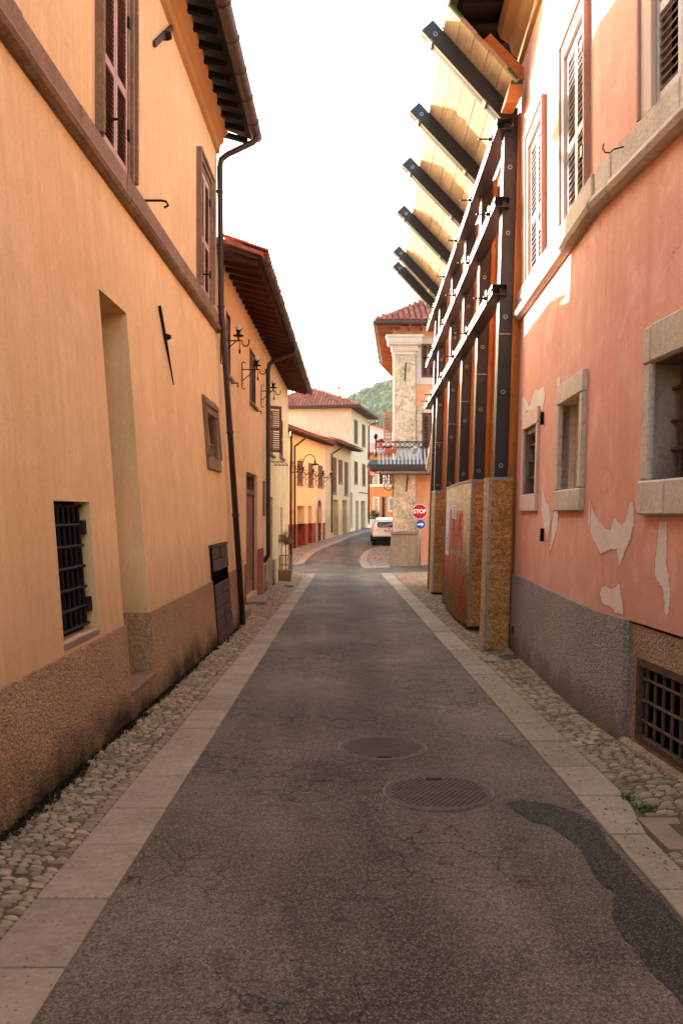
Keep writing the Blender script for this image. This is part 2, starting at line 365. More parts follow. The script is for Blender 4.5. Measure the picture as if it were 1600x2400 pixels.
def asphalt(name, dark):
    n = N(name)
    agg = n.vor(150, out='Color'); bw = n.t.nodes.new('ShaderNodeRGBToBW'); n.link(agg, bw.inputs[0]); a = bw.outputs[0]
    base = n.mix(n.ramp(n.noise(.8, 5, .6), .35, .65), C('4a443c' if not dark else '2b2826'), C('665d52' if not dark else '322e2b'))
    base = n.val(base, n.ramp(n.noise(4.5, 4, .6), .3, .7, .86, 1.12))
    base = n.val(base, n.ramp(n.noise(1, 5, .6, n.map(n.pos, (1.6, .22, 1))), .36, .66, .66, 1.25))
    if not dark:      # oily track down the middle
        sx = n.t.nodes.new('ShaderNodeSeparateXYZ'); n.link(n.pos, sx.inputs[0])
        off = n.math('ABSOLUTE', n.math('ADD', sx.outputs[0], n.math('ADD', -.22, n.math('MULTIPLY', n.math('SUBTRACT', n.noise(.35, 3), .5), 1.2))))
        base = n.val(base, n.ramp(n.math('ADD', off, n.math('MULTIPLY', n.noise(2.2, 5), .35)), .12, .75, .46, 1.22))
    col = n.mix(n.ramp(a, .55, .8, 0, .36 if not dark else .25), base, C('9a8f7e'))
    col = n.mix(n.ramp(a, .42, .2, 0, .6), col, C('27241f'))
    col = n.val(col, n.ramp(n.noise(60, 3, .7), .3, .7, .75, 1.25))
    if not dark:
        e = n.t.nodes.new('ShaderNodeTexVoronoi'); e.feature = 'DISTANCE_TO_EDGE'; e.inputs['Scale'].default_value = 4.6
        q = n.t.nodes.new('ShaderNodeVectorMath'); q.operation = 'ADD'; n.link(n.pos, q.inputs[0])
        nn = n.t.nodes.new('ShaderNodeTexNoise'); nn.inputs['Scale'].default_value = 5; nn.inputs['Detail'].default_value = 4; n.link(n.pos, nn.inputs[0])
        sv = n.t.nodes.new('ShaderNodeVectorMath'); sv.operation = 'SCALE'; n.link(nn.outputs['Color'], sv.inputs[0]); sv.inputs['Scale'].default_value = .35
        n.link(sv.outputs[0], q.inputs[1]); n.link(q.outputs[0], e.inputs['Vector'])
        crack = n.math('MULTIPLY', n.ramp(e.outputs[0], .045, .008), n.ramp(n.noise(.7, 3), .42, .56))
        col = n.val(col, n.ramp(crack, 0, 1, 1, .35))
    n.bump(n.math('ADD', a, n.noise(140, 3)), .55, .006); n.bump(n.noise(3, 3), .2, .02)
    return n.done(col, .82, .25)
M['asphalt'] = asphalt('worn asphalt', False); M['tar'] = asphalt('fresh asphalt', True)
def osb(name, c1, c2, c3):
    n = N(name); q = n.noise(3, 3)
    nn = n.t.nodes.new('ShaderNodeTexNoise'); nn.inputs['Scale'].default_value = 3.5; nn.inputs['Detail'].default_value = 2; n.link(n.pos, nn.inputs[0])
    sv = n.t.nodes.new('ShaderNodeVectorMath'); sv.operation = 'SCALE'; n.link(nn.outputs['Color'], sv.inputs[0]); sv.inputs['Scale'].default_value = .5
    qv = n.t.nodes.new('ShaderNodeVectorMath'); qv.operation = 'ADD'; n.link(n.pos, qv.inputs[0]); n.link(sv.outputs[0], qv.inputs[1]); w_ = qv.outputs[0]
    v1 = n.vor(1, out='Color', vec=n.map(w_, (20, 20, 62), (.5, .6, .3))); v2 = n.vor(1, out='Color', vec=n.map(w_, (62, 62, 20), (.9, .5, .8)))
    b1 = n.t.nodes.new('ShaderNodeRGBToBW'); n.link(v1, b1.inputs[0]); b2 = n.t.nodes.new('ShaderNodeRGBToBW'); n.link(v2, b2.inputs[0])
    f = n.math('ADD', n.math('MULTIPLY', b1.outputs[0], .5), n.math('MULTIPLY', b2.outputs[0], .5))
    col = n.mix(n.ramp(f, .3, .55), C(c2), C(c1)); col = n.mix(n.ramp(f, .56, .74, 0, .8), col, C(c3))
    col = n.val(col, n.ramp(q, .3, .7, .85, 1.12)); n.bump(f, .3, .004); return n.done(col, .9, .1)
M['osb'] = osb('strand board', 'b58552', '946536', 'd0aa78'); M['osb_pale'] = osb('pale strand board', 'b0906a', '957550', 'd6bf9c')  # side panels of the boxes take the paler tone
def far_cobble():
    n = N('fine cobbles'); v = n.vor(11, out='Distance'); cc = n.vor(11, out='Color')
    b = n.t.nodes.new('ShaderNodeRGBToBW'); n.link(cc, b.inputs[0])
    col = n.mix(n.ramp(b.outputs[0], .2, .8), C('8f8175'), C('b5a799')); col = n.mix(n.ramp(v, .4, .62), col, C('5c5046'))
    n.bump(v, -.7, .02); return n.done(col, .9, .15)
M['cobble_far'] = far_cobble()
def forest():
    n = N('forest foliage'); col = n.mix(n.ramp(n.noise(.9, 5, .7), .3, .7), C('2d3c1e'), C('4c5f30'))
    col = n.val(col, n.ramp(n.rnd(), 0, 1, .65, 1.3)); n.bump(n.noise(1.6, 5, .7), 1, .8); return n.done(col, 1, .05)
M['forest'] = forest()
M['hillside'] = surf('hill ground', '2f3f20', '26341a', s1=.05, bump=0)
M['field'] = surf('bare ground', '7a6d55', '6b614b', s1=.2, bump=.2)
# ================================================================== THE SETTING: ground, road, kerbs, pavements
def strip(fx0, fx1, ys, dz):
    "a sheet that follows the street's fall, from x=fx0(y) to x=fx1(y)"
    m = MB(); pts = [(V((fx0(y), y, zc(y) + dz)), V((fx1(y), y, zc(y) + dz))) for y in ys]
    for (a, b), (c, d) in zip(pts, pts[1:]): m.poly(a, b, d, c)
    return m
m = MB(); m.box(-750, 750, -50, 1050, -2.6, -2.4); struct('ground', m, M['field'])
YS = [-20, 0, 31, 34, 45, 62, 75, 90]
struct('road', strip(lambda y: -14, lambda y: 22, YS, 0), M['asphalt'])

LI = lambda y: -1.005 + .0035 * y      # left kerb, road side
LO = lambda y: -1.330 + .0060 * y      # left kerb, wall side
RI = lambda y: 1.39
RO = lambda y: 1.665 + .003 * y if y > 4.4 else 1.58
def kerb(name, fi, fo, y0, y1, seed):
    r = random.Random(seed); bed = MB()
    root = strip(fi, fo, [y0, 0, y1], .004); root = struct(name, root, M['mortar'])
    y = y0
    while y < y1 - .05:
        e = min(y1, y + r.uniform(.52, .66)); g = .005; t = .016 + r.uniform(-.0025, .0025)
        a, b = sorted((fi(y), fo(y))); c, d = sorted((fi(e), fo(e))); j = lambda: r.uniform(-.004, .004)
        q = MB().hexa([(a + j(), y + g, zc(y) - .08), (b + j(), y + g, zc(y) - .08), (d + j(), e - g, zc(e) - .08), (c + j(), e - g, zc(e) - .08),
                       (a, y + g, zc(y) + t), (b, y + g, zc(y) + t), (d, e - g, zc(e) + t), (c, e - g, zc(e) + t)])
        q.build('kerb_stone', M['kerb'], root, bevel=.004); y = e
    return root
kerb('kerb', LI, LO, -3, 28.2, 1); kerb('kerb', RI, RO, -3, 28.6, 2)

# cobbled strips between kerb and wall
def WLX(y): return -1.735 + .0088 * y if y < 12.7 else -1.86 + .006 * (y - 12.7)      # foot of the left walls
def WRX(y):
    if y < 6.6: return 2.02 + (6.6 - y) * .068
    if y < 10.4: return 2.02 + (y - 6.6) * .049
    if y < 22: return 2.42 + .024 * (y - 10.4)
    return 3.4
def rise(t): return .018 + .055 * t      # the strip climbs towards the wall
STONES = []
for k in range(7):
    r = random.Random(50 + k); mb = MB(); n = 9; rings = [(1, 0), (.93, .45), (.66, .85), (.25, 1.0)]
    jit = [1 + r.uniform(-.12, .12) for _ in range(n)]
    for rr, h in rings:
        for i in range(n):
            a = 2 * math.pi * i / n; p = 2.6
            cx, sy = math.cos(a), math.sin(a); q = (abs(cx) ** p + abs(sy) ** p) ** (-1 / p)
            mb.v.append(V((cx * q * rr * jit[i], sy * q * rr * jit[i], h + r.uniform(-.06, .06))))
    for j in range(3):
        for i in range(n): mb.f.append((j * n + i, j * n + (i + 1) % n, (j + 1) * n + (i + 1) % n, (j + 1) * n + i))
    mb.f.append(tuple(3 * n + i for i in range(n)))
    STONES.append((mb, mb.mesh('cobble_stone', M['cobble'], smooth=True)))
def cobbles(name, fa, fb, y0, y1, seed, size, seen_from, skip=()):
    "fa is the kerb side, fb the wall side"
    r = random.Random(seed)
    ys = [y0 + (y1 - y0) * i / 60 for i in range(61)]; m = MB()
    for a, b in zip(ys, ys[1:]):
        m.poly((fa(a), a, zc(a) + rise(0) - .009), (fb(a), a, zc(a) + rise(1) - .009), (fb(b), b, zc(b) + rise(1) - .009), (fa(b), b, zc(b) + rise(0) - .009))
    root = struct(name, m, M['mortar']); items = []
    y = y0
    while y < y1:
        h = r.uniform(.75, 1.25) * size; a, b = fa(y), fb(y); s = 1 if b > a else -1; x = 0; wd = abs(b - a)
        while x < wd - .02:
            L = r.uniform(1.2, 2.3) * size * (1.15 if x < .1 else 1); L = min(L, wd - x + .02)
            cx = a + s * (x + L / 2); cy = y + h / 2 + r.uniform(-.2, .2) * size
            if not any(k[0] < cx < k[1] and k[2] < cy < k[3] for k in skip) and r.random() > .015:
                items.append((cx, cy, zc(cy) + rise(min(1, (x + L / 2) / wd)) - .016, L * .49, h * r.uniform(.40, .5), r.uniform(.013, .022), r.uniform(-.35, .35), r.randrange(7)))
            x += L
        y += h
    near = sorted((i for i in items if i[1] > seen_from), key=lambda i: i[1])[:300]; ids = {id(i) for i in near}
    rest = MB()
    for it in items:
        cx, cy, z, lx, ly, hz, an, k = it; ry = .05 * (1 if fb(cy) < fa(cy) else -1)
        if id(it) in ids: piece('cobble_stone', STONES[k][1], (cx, cy, z), root, (0, ry, an), (lx, ly, hz))
        else:
            ca, sa = math.cos(an), math.sin(an)
            rest.add([(cx + v.x * lx * ca - v.y * ly * sa, cy + v.x * lx * sa + v.y * ly * ca, z + v.z * hz) for v in STONES[k][0].v], STONES[k][0].f)
    rest.build('cobble_stones', M['cobble'], root, smooth=True, kind='stuff')
    return root
cobbles('pavement', LO, WLX, 1.6, 28.2, 3, .037, 3.5)
DRAIN = (1.58, 2.35, 3.95, 4.42); PLATE = (1.69, 2.14, 9.55, 9.95)
cobbles('pavement', RO, WRX, 2.4, 28.6, 4, .044, 4.42, (DRAIN, PLATE))

# the far kerbs and cobbled pavements beyond the crossing
def ribbon(inner, outer, t):
    m = MB()
    for (a, b), (c, d) in zip(zip(inner, outer), zip(inner[1:], outer[1:])):
        up = V((0, 0, t)); m.hexa([a - up, c - up, d - up, b - up, a + up, c + up, d + up, b + up])
    return m
def smooth_line(px, n=5):
    p = [G(*q) for q in px]; o = []
    for i in range(len(p) - 1):
        a, b, c, d = p[max(i - 1, 0)], p[i], p[i + 1], p[min(i + 2, len(p) - 1)]
        for k in range(n):
            t = k / n; o.append(.5 * ((2 * b) + (c - a) * t + (2 * a - 5 * b + 4 * c - d) * t * t + (3 * b - a - 3 * c + d) * t ** 3))
    return o + [p[-1]]
ci = smooth_line([(712, 1321), (726, 1306), (744, 1293), (772, 1280.6), (800, 1269), (828, 1257), (856.5, 1247.6), (872, 1244)])
co = smooth_line([(695, 1325.5), (706, 1309), (727, 1293), (750, 1282), (779, 1271), (807, 1259.6), (842, 1248), (870, 1240.6)])
def kerb_run(name, inner, outer):
    root = struct(name, ribbon(inner, outer, .004), M['mortar'])
    for i in range(0, len(inner) - 1, 2):
        j = min(i + 2, len(inner) - 1); a, b, c, d = inner[i], inner[j], outer[j], outer[i]; e = .006
        pts = [a.lerp(b, e), a.lerp(b, 1 - e), d.lerp(c, 1 - e), d.lerp(c, e)]
        MB().prism([p + V((0, 0, -.05)) for p in pts], (0, 0, .085)).build('kerb_stone', M['kerb'], root)
    return root
kerb_run('kerb', ci, co)
m = MB()
for a, b in zip(co, co[1:]):
    m.poly(a + V((0, 0, .02)), b + V((0, 0, .02)), V((b.x - 7, b.y + 1.5, zc(b.y) + .03)), V((a.x - 7, a.y + 1.5, zc(a.y) + .03)))
struct('pavement', m, M['cobble_far'])
ii = smooth_line([(892, 1280), (870, 1287), (853, 1296), (844.5, 1307.6), (842, 1316.5), (846, 1327), (853, 1332.5), (880, 1332.5), (913, 1332)])
io = smooth_line([(900, 1281), (878, 1286.5), (864, 1296.5), (858.6, 1307.6), (859, 1318.5), (864, 1326.5), (870, 1328.6), (886, 1329), (913, 1328.8)])
kerb_run('kerb', ii, io)
m = MB(); cen = V((3.2, 38, 0)); cen.z = zc(38) + .02
for a, b in zip(io, io[1:]): m.poly(a + V((0, 0, .012)), b + V((0, 0, .012)), cen)
m.poly(io[-1] + V((0, 0, .012)), V((6, 33.2, zc(33.2) + .012)), cen)
m.poly(io[0] + V((0, 0, .012)), cen, V((5, 48, zc(48) + .012)))
struct('pavement', m, M['cobble_far'])

# fresh tarmac patch along the right kerb
pts = [(270, 265), (330, 242), (400, 235), (480, 243), (560, 260), (630, 275), (700, 295), (780, 325), (850, 365), (910, 405), (960, 450), (990, 490), (1010, 540), (1050, 590), (1100, 640), (1160, 705), (1200, 760), (1290, 860), (1400, 960), (1568, 1150), (1700, 1300),
       (1700, 1880), (1568, 1740), (1480, 1640), (1400, 1560), (1330, 1490), (1270, 1410), (1230, 1340), (1200, 1310), (1130, 1250), (1080, 1180), (1055, 1140), (1045, 1090), (1055, 1030), (1050, 975), (1072, 925), (1020, 885), (960, 850), (930, 800), (900, 760), (880, 720), (860, 680), (848, 650), (820, 600), (760, 550), (690, 500), (650, 470), (620, 440), (540, 405), (500, 402), (440, 380), (420, 355), (340, 320), (300, 290)]
r2 = random.Random(4); q = []
for i, p in enumerate(pts):
    n = pts[(i + 1) % len(pts)]
    for k in range(3):
        t = k / 3; q.append((p[0] + (n[0] - p[0]) * t + r2.uniform(-9, 9), p[1] + (n[1] - p[1]) * t + r2.uniform(-7, 7)))
m = MB(); m.poly(*[G(1100 + a * .3189, 1800 + b * .3189, .004) for a, b in q])
ob = struct('tarmac_patch', m, M['tar'])

# manhole covers
def manhole(px, py, rd, label, a0):
    c = G(px, py); t = thing('manhole_cover', label, 'manhole cover', c, 'manhole covers in the road'); slope = -.02
    f = lambda x, y, h: V((c.x + x, c.y + y, c.z + y * slope + h))
    m = MB(); n = 48
    for i in range(n):
        a, b = 2 * math.pi * i / n, 2 * math.pi * (i + 1) / n
        for r0, r1, h0, h1 in ((rd, rd - .007, .003, .0055), (rd - .007, rd - .012, .0055, .003)):
            m.poly(f(r0 * math.cos(a), r0 * math.sin(a), h0), f(r0 * math.cos(b), r0 * math.sin(b), h0), f(r1 * math.cos(b), r1 * math.sin(b), h1), f(r1 * math.cos(a), r1 * math.sin(a), h1))
    m.build('rim', M['rim'], t)
    m = MB(); m.poly(*[f((rd - .012) * math.cos(2 * math.pi * i / n), (rd - .012) * math.sin(2 * math.pi * i / n), .006) for i in range(n)])
    m.build('lid', M['grate'], t)
    m = MB(); st = .036; k = int(rd / st) + 1
    for i in range(-k, k + 1):
        for j in range(-k, k + 1):
            x, y = (i + .5 * (j % 2)) * st, j * st * .8
            if math.hypot(x, y) > rd - .05 or (abs(x) < .07 and abs(y - a0) < .035): continue
            m.add([f(x - .013, y, .004), f(x, y - .008, .004), f(x + .013, y, .004), f(x, y + .008, .004), f(x, y, .015)], [(0, 1, 4), (1, 2, 4), (2, 3, 4), (3, 0, 4)])
    m.build('tread_studs', M['grate'], t, kind='stuff')
    m = MB(); m.hexa([f(x, y + a0, h) for h in (.004, .012) for x, y in ((-.05, -.018), (.05, -.018), (.05, .018), (-.05, .018))])
    m.build('key_slot', M['iron'], t)
manhole(896, 1753, .325, 'round studded iron manhole cover in the road, farther one', -.25)
manhole(1026, 1857, .335, 'round studded iron manhole cover in the road, nearer one beside the dark patch', .24)

# stone drain cover and plates in the right pavement
def gbox(x0, x1, y0, y1, z0, z1): return MB().hexa([(x, y, zc(y) + z) for z in (z0, z1) for x, y in ((x0, y0), (x1, y0), (x1, y1), (x0, y1))])
t = thing('drain_cover', 'square stone drain cover with sunken pale lid beside the right kerb', 'drain cover', (1.95, 4.18, zc(4.18)))
x0, x1, y0, y1 = 1.60, 2.34, 3.97, 4.40
m = MB(); e = .13
for q in ((x0, x1, y0, y0 + .09), (x0, x1, y1 - .09, y1), (x0, x0 + e, y0 + .09, y1 - .09), (x1 - e, x1, y0 + .09, y1 - .09)):
    gb = gbox(*q, -.02, .03); m.add(gb.v, gb.f)
m.build('rim', M['slab'], t, label='grey stone surround')
gbox(x0 + e, x1 - e, y0 + .09, y1 - .09, -.02, .006).build('dirt_joint', M['mortar'], t)
gbox(x0 + e + .045, x1 - e - .045, y0 + .125, y1 - .125, -.02, .022).build('lid', M['kerb'], t, bevel=.012)
solo('pavement_plate', gbox(1.69, 2.15, 9.57, 9.93, .0, .034), M['slab'], 'flat grey stone plate set in the cobbles before the nearest board box', 'stone plate')
solo('pavement_plate', gbox(1.75, 2.3, 18.55, 18.8, .0, .03), M['slab'], 'thin grey stone plate in the cobbles by the farthest board box', 'stone plate')

# moss and weeds at the foot of the left wall, grit on the right kerb
def tufts(spots, mat, name, label, cat, kind='stuff', hmax=.05, nb=9, wd=.006):
    m = MB()
    for (x, y, z, s) in spots:
        for _ in range(nb):
            a = R.uniform(0, 6.28); l = R.uniform(.4, 1) * hmax * s; bx, by = x + R.gauss(0, .02 * s), y + R.gauss(0, .02 * s)
            tx, ty = bx + math.cos(a) * l * .6, by + math.sin(a) * l * .6; nx, ny = -math.sin(a) * wd * s, math.cos(a) * wd * s
            m.add([(bx - nx, by - ny, z), (bx + nx, by + ny, z), (tx + nx * .8, ty + ny * .8, z + l * .7), (tx + math.cos(a) * l * .35, ty + math.sin(a) * l * .35, z + l * .85), (tx - nx * .8, ty - ny * .8, z + l * .7)], [(0, 1, 2, 3, 4)])
    return m
sp = []
for i in range(1500):
    y = 3.2 + 9.4 * R.random() ** 1.3; x = WLX(y) + abs(R.gauss(0, .03)) - .01
    dens = .5 + .5 * math.sin(y * 3.1) * math.sin(y * 1.3 + 1)
    if R.random() < .3 + .7 * dens: sp.append((x, y, zc(y) + rise(1) - .01, R.uniform(.4, 1.1)))
ob = tufts(sp, None, '', '', '').build('moss', M['moss'], None, kind='stuff'); ob['label'] = 'dark moss and weeds along the foot of the ochre wall'
for px, py, s, lab in ((1471, 1872, 1.0, 'small green weed tuft at the edge of the right kerb, farther one'), (1516, 1900, 1.25, 'small green weed tuft among the right cobbles, nearer one')):
    p = G(px, py, .02); _w = thing('weed', lab, 'weed', p, 'weeds in the right cobbles'); tufts([(p.x + R.gauss(0, .012), p.y + R.gauss(0, .012), p.z, s) for _ in range(4)], None, '', '', '', hmax=.035, nb=8, wd=.004).build('leaves', M['leaf'], _w, kind='stuff')
m = MB()
for i in range(420):
    y = R.uniform(3.2, 11); x = 1.45 + abs(R.gauss(0, .1)) if R.random() < .8 else R.uniform(1.38, 1.66); s = R.uniform(.0025, .008) * (1 if R.random() < .9 else 1.6)
    z = zc(y) + .014; m.add([(x + R.uniform(-s, s), y + R.uniform(-s, s), z)] + [(x + s * math.cos(a + i), y + s * math.sin(a + i), z + s * R.uniform(.1, .5)) for a in (0, 1.6, 3.1, 4.7)] + [(x, y, z + s)], [(1, 2, 5), (2, 3, 5), (3, 4, 5), (4, 1, 5), (0, 2, 1), (0, 4, 3)])
ob = m.build('grit', M['mortar'], None, kind='stuff'); ob['label'] = 'grit scattered over the right kerb'
# ================================================================== HOUSE BUILDING HELPERS
def tile_mesh(ud, up, nrm, r=.085, L=.42):
    m = MB(); n = 6
    for t, rr in ((0, r), (L, r * .82)):
        for k in range(n + 1):
            a = math.pi * k / n; m.v.append(up * t + ud * (rr * math.cos(a)) + nrm * (rr * .6 * math.sin(a)))
    for k in range(n): m.f.append((k, k + 1, n + 1 + k + 1, n + 1 + k))
    for t, rr in ((0, r - .014),):
        b = len(m.v)
        for k in range(n + 1):
            a = math.pi * k / n; m.v.append(up * t + ud * (rr * math.cos(a)) + nrm * (rr * .6 * math.sin(a)))
        for k in range(n): m.f.append((k, b + k, b + k + 1, k + 1))
    return m
def tile_rows(T, p0, ud, up, nu, nv, single=300, pitch=.21, row=.34, keep=None, r=.085):
    "rows of curved roof tiles: the nearest ones are pieces, the rest one part"
    nrm = ud.cross(up).normalized()
    if nrm.z < 0: nrm = -nrm
    tm = tile_mesh(ud, up, nrm, r, row * 1.25); me = tm.mesh('roof_tile', M['tile'], smooth=True); rest = MB(); c = 0
    for j in range(nv):
        for i in range(nu):
            p = p0 + ud * (i * pitch + R.uniform(-.006, .006)) + up * (j * row + R.uniform(-.012, .012)) + nrm * (.03 + .002 * j)
            if keep and not keep(i * pitch, j * row): continue
            if c < single: piece('roof_tile', me, p, T); c += 1
            else: rest.add([v + p for v in tm.v], tm.f)
    if rest.v: rest.build('roof_tiles', M['tile'], T, smooth=True, kind='stuff')
def eaves(T, W, u0, u1, zw, ov, ze, mr, sp=.5, ridge=5.0, slope=.36, gut=True, tiles=0, first=.1, gr=.07, bd='board'):
    d = W.P(0, ze, ov) - W.P(0, zw, 0); hh = V((0, 0, .04))
    mm = MB(); a = W.P(0, zw + .04, -.15) - W.P(0, zw, 0); mm.bar(a, d + hh, W.dir * .04, hh); me = mm.mesh('rafter', mr)
    u = u0 + first
    while u < u1: piece('rafter', me, W.P(u, zw, 0), T); u += sp
    m = MB(); P = W.P; g = .083; s = (zw - ze) / ov
    m.hexa([P(u0, zw + g + .2 * s, -.2), P(u1, zw + g + .2 * s, -.2), P(u1, ze + g - .06 * s, ov + .06), P(u0, ze + g - .06 * s, ov + .06),
            P(u0, zw + g + .04 + .2 * s, -.2), P(u1, zw + g + .04 + .2 * s, -.2), P(u1, ze + g + .04 - .06 * s, ov + .06), P(u0, ze + g + .04 - .06 * s, ov + .06)])
    m.build('soffit_boards', mr, T)
    m = MB(); z2 = ze + g + .05
    m.hexa([P(u0, z2, ov + .1), P(u1, z2, ov + .1), P(u1, z2 + slope * (ov + ridge), -ridge), P(u0, z2 + slope * (ov + ridge), -ridge),
            P(u0, z2 + .05, ov + .1), P(u1, z2 + .05, ov + .1), P(u1, z2 + .05 + slope * (ov + ridge), -ridge), P(u0, z2 + .05 + slope * (ov + ridge), -ridge)])
    m.build('roof', M['tile'], T)
    if gut:
        # half-round gutter
        m = MB(); n = 8; c0, c1 = P(u0 - .05, ze + .13, ov + .13), P(u1 + .05, ze + .13, ov + .13)
        for c in (c0, c1):
            for k in range(n + 1):
                a = math.pi + math.pi * k / n; m.v.append(c + W.n * (gr * math.cos(a)) + V((0, 0, gr * math.sin(a))))
            for k in range(n + 1):
                a = 2 * math.pi - math.pi * k / n; m.v.append(c + W.n * ((gr - .008) * math.cos(a)) + V((0, 0, (gr - .008) * math.sin(a))))
        q = 2 * (n + 1)
        for k in range(q): m.f.append((k, (k + 1) % q, q + (k + 1) % q, q + k))
        m.f.append(tuple(range(q))); m.build('gutter', M['gutter'], T)
        mm = MB().tube(arc(V((0, 0, 0)), gr + .006, 180, 370, 8, W.n), .008, 5); me = mm.mesh('gutter_strap', M['gutter']); u = u0 + .3
        while u < u1: piece('gutter_strap', me, W.P(u, ze + .13, ov + .13), T); u += sp * 2
    if tiles:
        up = (W.P(0, slope, -1) - W.P(0, 0, 0)).normalized()
        tile_rows(T, P(u0 + .08, z2 + .05, ov + .16), W.dir, up, int((u1 - u0 - .1) / .21), tiles, 90)
def shutter(T, W, u0, u1, z0, z1, d, mf, ms, step=.045, mid=None, label=None, open_to=None, th=.03, st=.05, slats=True):
    "a louvred leaf: frame, and each slat a piece of it"
    m = MB(); zb = [z0, z1] if mid is None else [z0, mid, z1]
    m.wbox(W, u0, u0 + st, z0, z1, d, d + th); m.wbox(W, u1 - st, u1, z0, z1, d, d + th)
    for i, z in enumerate(zb):
        a, b = (z, z + st * 1.6) if i == 0 else ((z - st * 1.6, z) if i == len(zb) - 1 else (z - st * .8, z + st * .8))
        m.wbox(W, u0 + st, u1 - st, a, b, d + .001, d + th - .001)
    sh = m.build('shutter', mf, T, label=label)
    if slats:
        q = MB(); o = W.P(0, 0, 0); w2 = (u1 - u0) / 2 - st
        q.bar(-W.dir * w2, W.dir * w2, W.n * (th * .45) - V((0, 0, th * .45)), (W.n + V((0, 0, 1))) * .003)
        me = q.mesh('slat', ms); z = z0 + st * 1.6 + step / 2
        while z < z1 - st * 1.6 - step * .4:
            if mid is None or abs(z - mid) > st * .8 + step * .3: piece('slat', me, W.P((u0 + u1) / 2, z, d + th * .5), sh)
            z += step
    return sh
def frame_parts(T, W, hole, wt, mat, d0, d1, wb=None, wtop=None, name=('jamb', 'lintel', 'sill'), bevel=.008, ext=0.0):
    u0, u1, z0, z1 = hole; wb = wt if wb is None else wb; wtop = wt if wtop is None else wtop
    MB().wbox(W, u0 - wt, u0, z0, z1, d0, d1).build(name[0], mat, T, bevel=bevel)
    MB().wbox(W, u1, u1 + wt, z0, z1, d0, d1).build(name[0], mat, T, bevel=bevel)
    if wtop: MB().wbox(W, u0 - wt - ext, u1 + wt + ext, z1 + .002, z1 + wtop, d0, d1 + .003).build(name[1], mat, T, bevel=bevel)
    if wb: MB().wbox(W, u0 - wt - ext, u1 + wt + ext, z0 - wb, z0 - .002, d0, d1 + .006).build(name[2], mat, T, bevel=bevel)
def downpipe(T, pts, r, mat, bands=()):
    MB().tube(pts, r, 10).build('downpipe', mat, T, smooth=True)
    for p in bands: MB().lathe(p, [(r + .006, -.02), (r + .012, -.01), (r + .012, .01), (r + .006, .02)], 10).build('pipe_bracket', mat, T)
def grille(T, W, hole, d, nv, zs, mat, r=.011, name='grille'):
    u0, u1, z0, z1 = hole; root = None
    for i in range(nv):
        u = u0 + (u1 - u0) * (i + .5) / nv; m = MB().tube([W.P(u, z0, d), W.P(u, z1, d)], r, 6)
        if root is None: root = m.build(name, mat, T)
        else: m.build('bar', mat, root)
    for z in zs: MB().tube([W.P(u0, z, d + .004), W.P(u1, z, d + .004)], r, 6).build('bar', mat, root)
    return root
def fill(T, W, hole, d, mat, name='pane'):
    u0, u1, z0, z1 = hole; return MB().poly(W.P(u0, z0, d), W.P(u1, z0, d), W.P(u1, z1, d), W.P(u0, z1, d)).build(name, mat, T)
def shell(m, W, u0, u1, z0, z1, depth, d=0.0):
    P = W.P
    for u in (u0, u1): m.poly(P(u, z0, d), P(u, z1, d), P(u, z1, -depth), P(u, z0, -depth))
    m.poly(P(u0, z0, -depth), P(u1, z0, -depth), P(u1, z1, -depth), P(u0, z1, -depth)); m.poly(P(u0, z1, d), P(u1, z1, d), P(u1, z1, -depth), P(u0, z1, -depth))
    return m

# ================================================================== THE OCHRE HOUSE ON THE LEFT
A0, A1, AK = (-2.117, -6.0), (-1.95, 12.7), .075
AU = Wall(A0, A1, 1, 4.40); AL = Wall(A0, A1, 1, 4.40, AK); LA = AU.L
A = thing('ochre_house', 'ochre stucco house with brown stone band and roughcast base, nearest on the left', 'house', (-2.0, 6, -.1))
niche = (sum(AL.px(*p)[0] for p in ((233.4, 676.5), (277, 1300))) / 2, sum(AL.px(*p)[0] for p in ((296.6, 734), (346, 1400))) / 2, .18, AL.px(265, 706)[1])
gw = AL.rect((126.6, 1174), (210, 1176), (150, 1510), (231, 1473))
sw = AL.rect((480, 966.5), (502, 980), (488, 1073), (509, 1076))
aw1 = list(AU.rect((238, 0), (297, 0), (238, 400), (297, 400))); aw1[2:] = [4.70, 6.40]
aw2 = list(AU.rect((466, 400), (489, 440), (466, 690), (489, 720))); aw2[2:] = [4.70, 6.40]
PL = .70
m = MB(); m.sheet(AL, 0, LA, PL, 4.40, [niche, gw, sw]); m.sheet(AU, 0, LA, 4.40, 7.6, [aw1, aw2])
m.reveal(AL, gw, .11); m.reveal(AL, sw, .2); m.reveal(AU, aw1, .12); m.reveal(AU, aw2, .12); shell(m, AU, 0, LA, -.3, 7.6, 8, -.0)
# niche: the back wall is plumb, so the cheeks deepen downwards
P = AL.P; bz = lambda z: -(.12 + AK * max(0, 4.4 - z)) + AK * 0
u0, u1, z0, z1 = niche; D = .16
B = lambda u, z: AU.P(u, z, -D)
for u in (u0, u1): m.poly(P(u, z0, 0), P(u, z1, 0), B(u, z1), B(u, z0))
m.poly(P(u0, z1), P(u1, z1), B(u1, z1), B(u0, z1)); m.poly(B(u0, z0), B(u1, z0), B(u1, z1), B(u0, z1))
m.build('wall', M['ochre'], A)
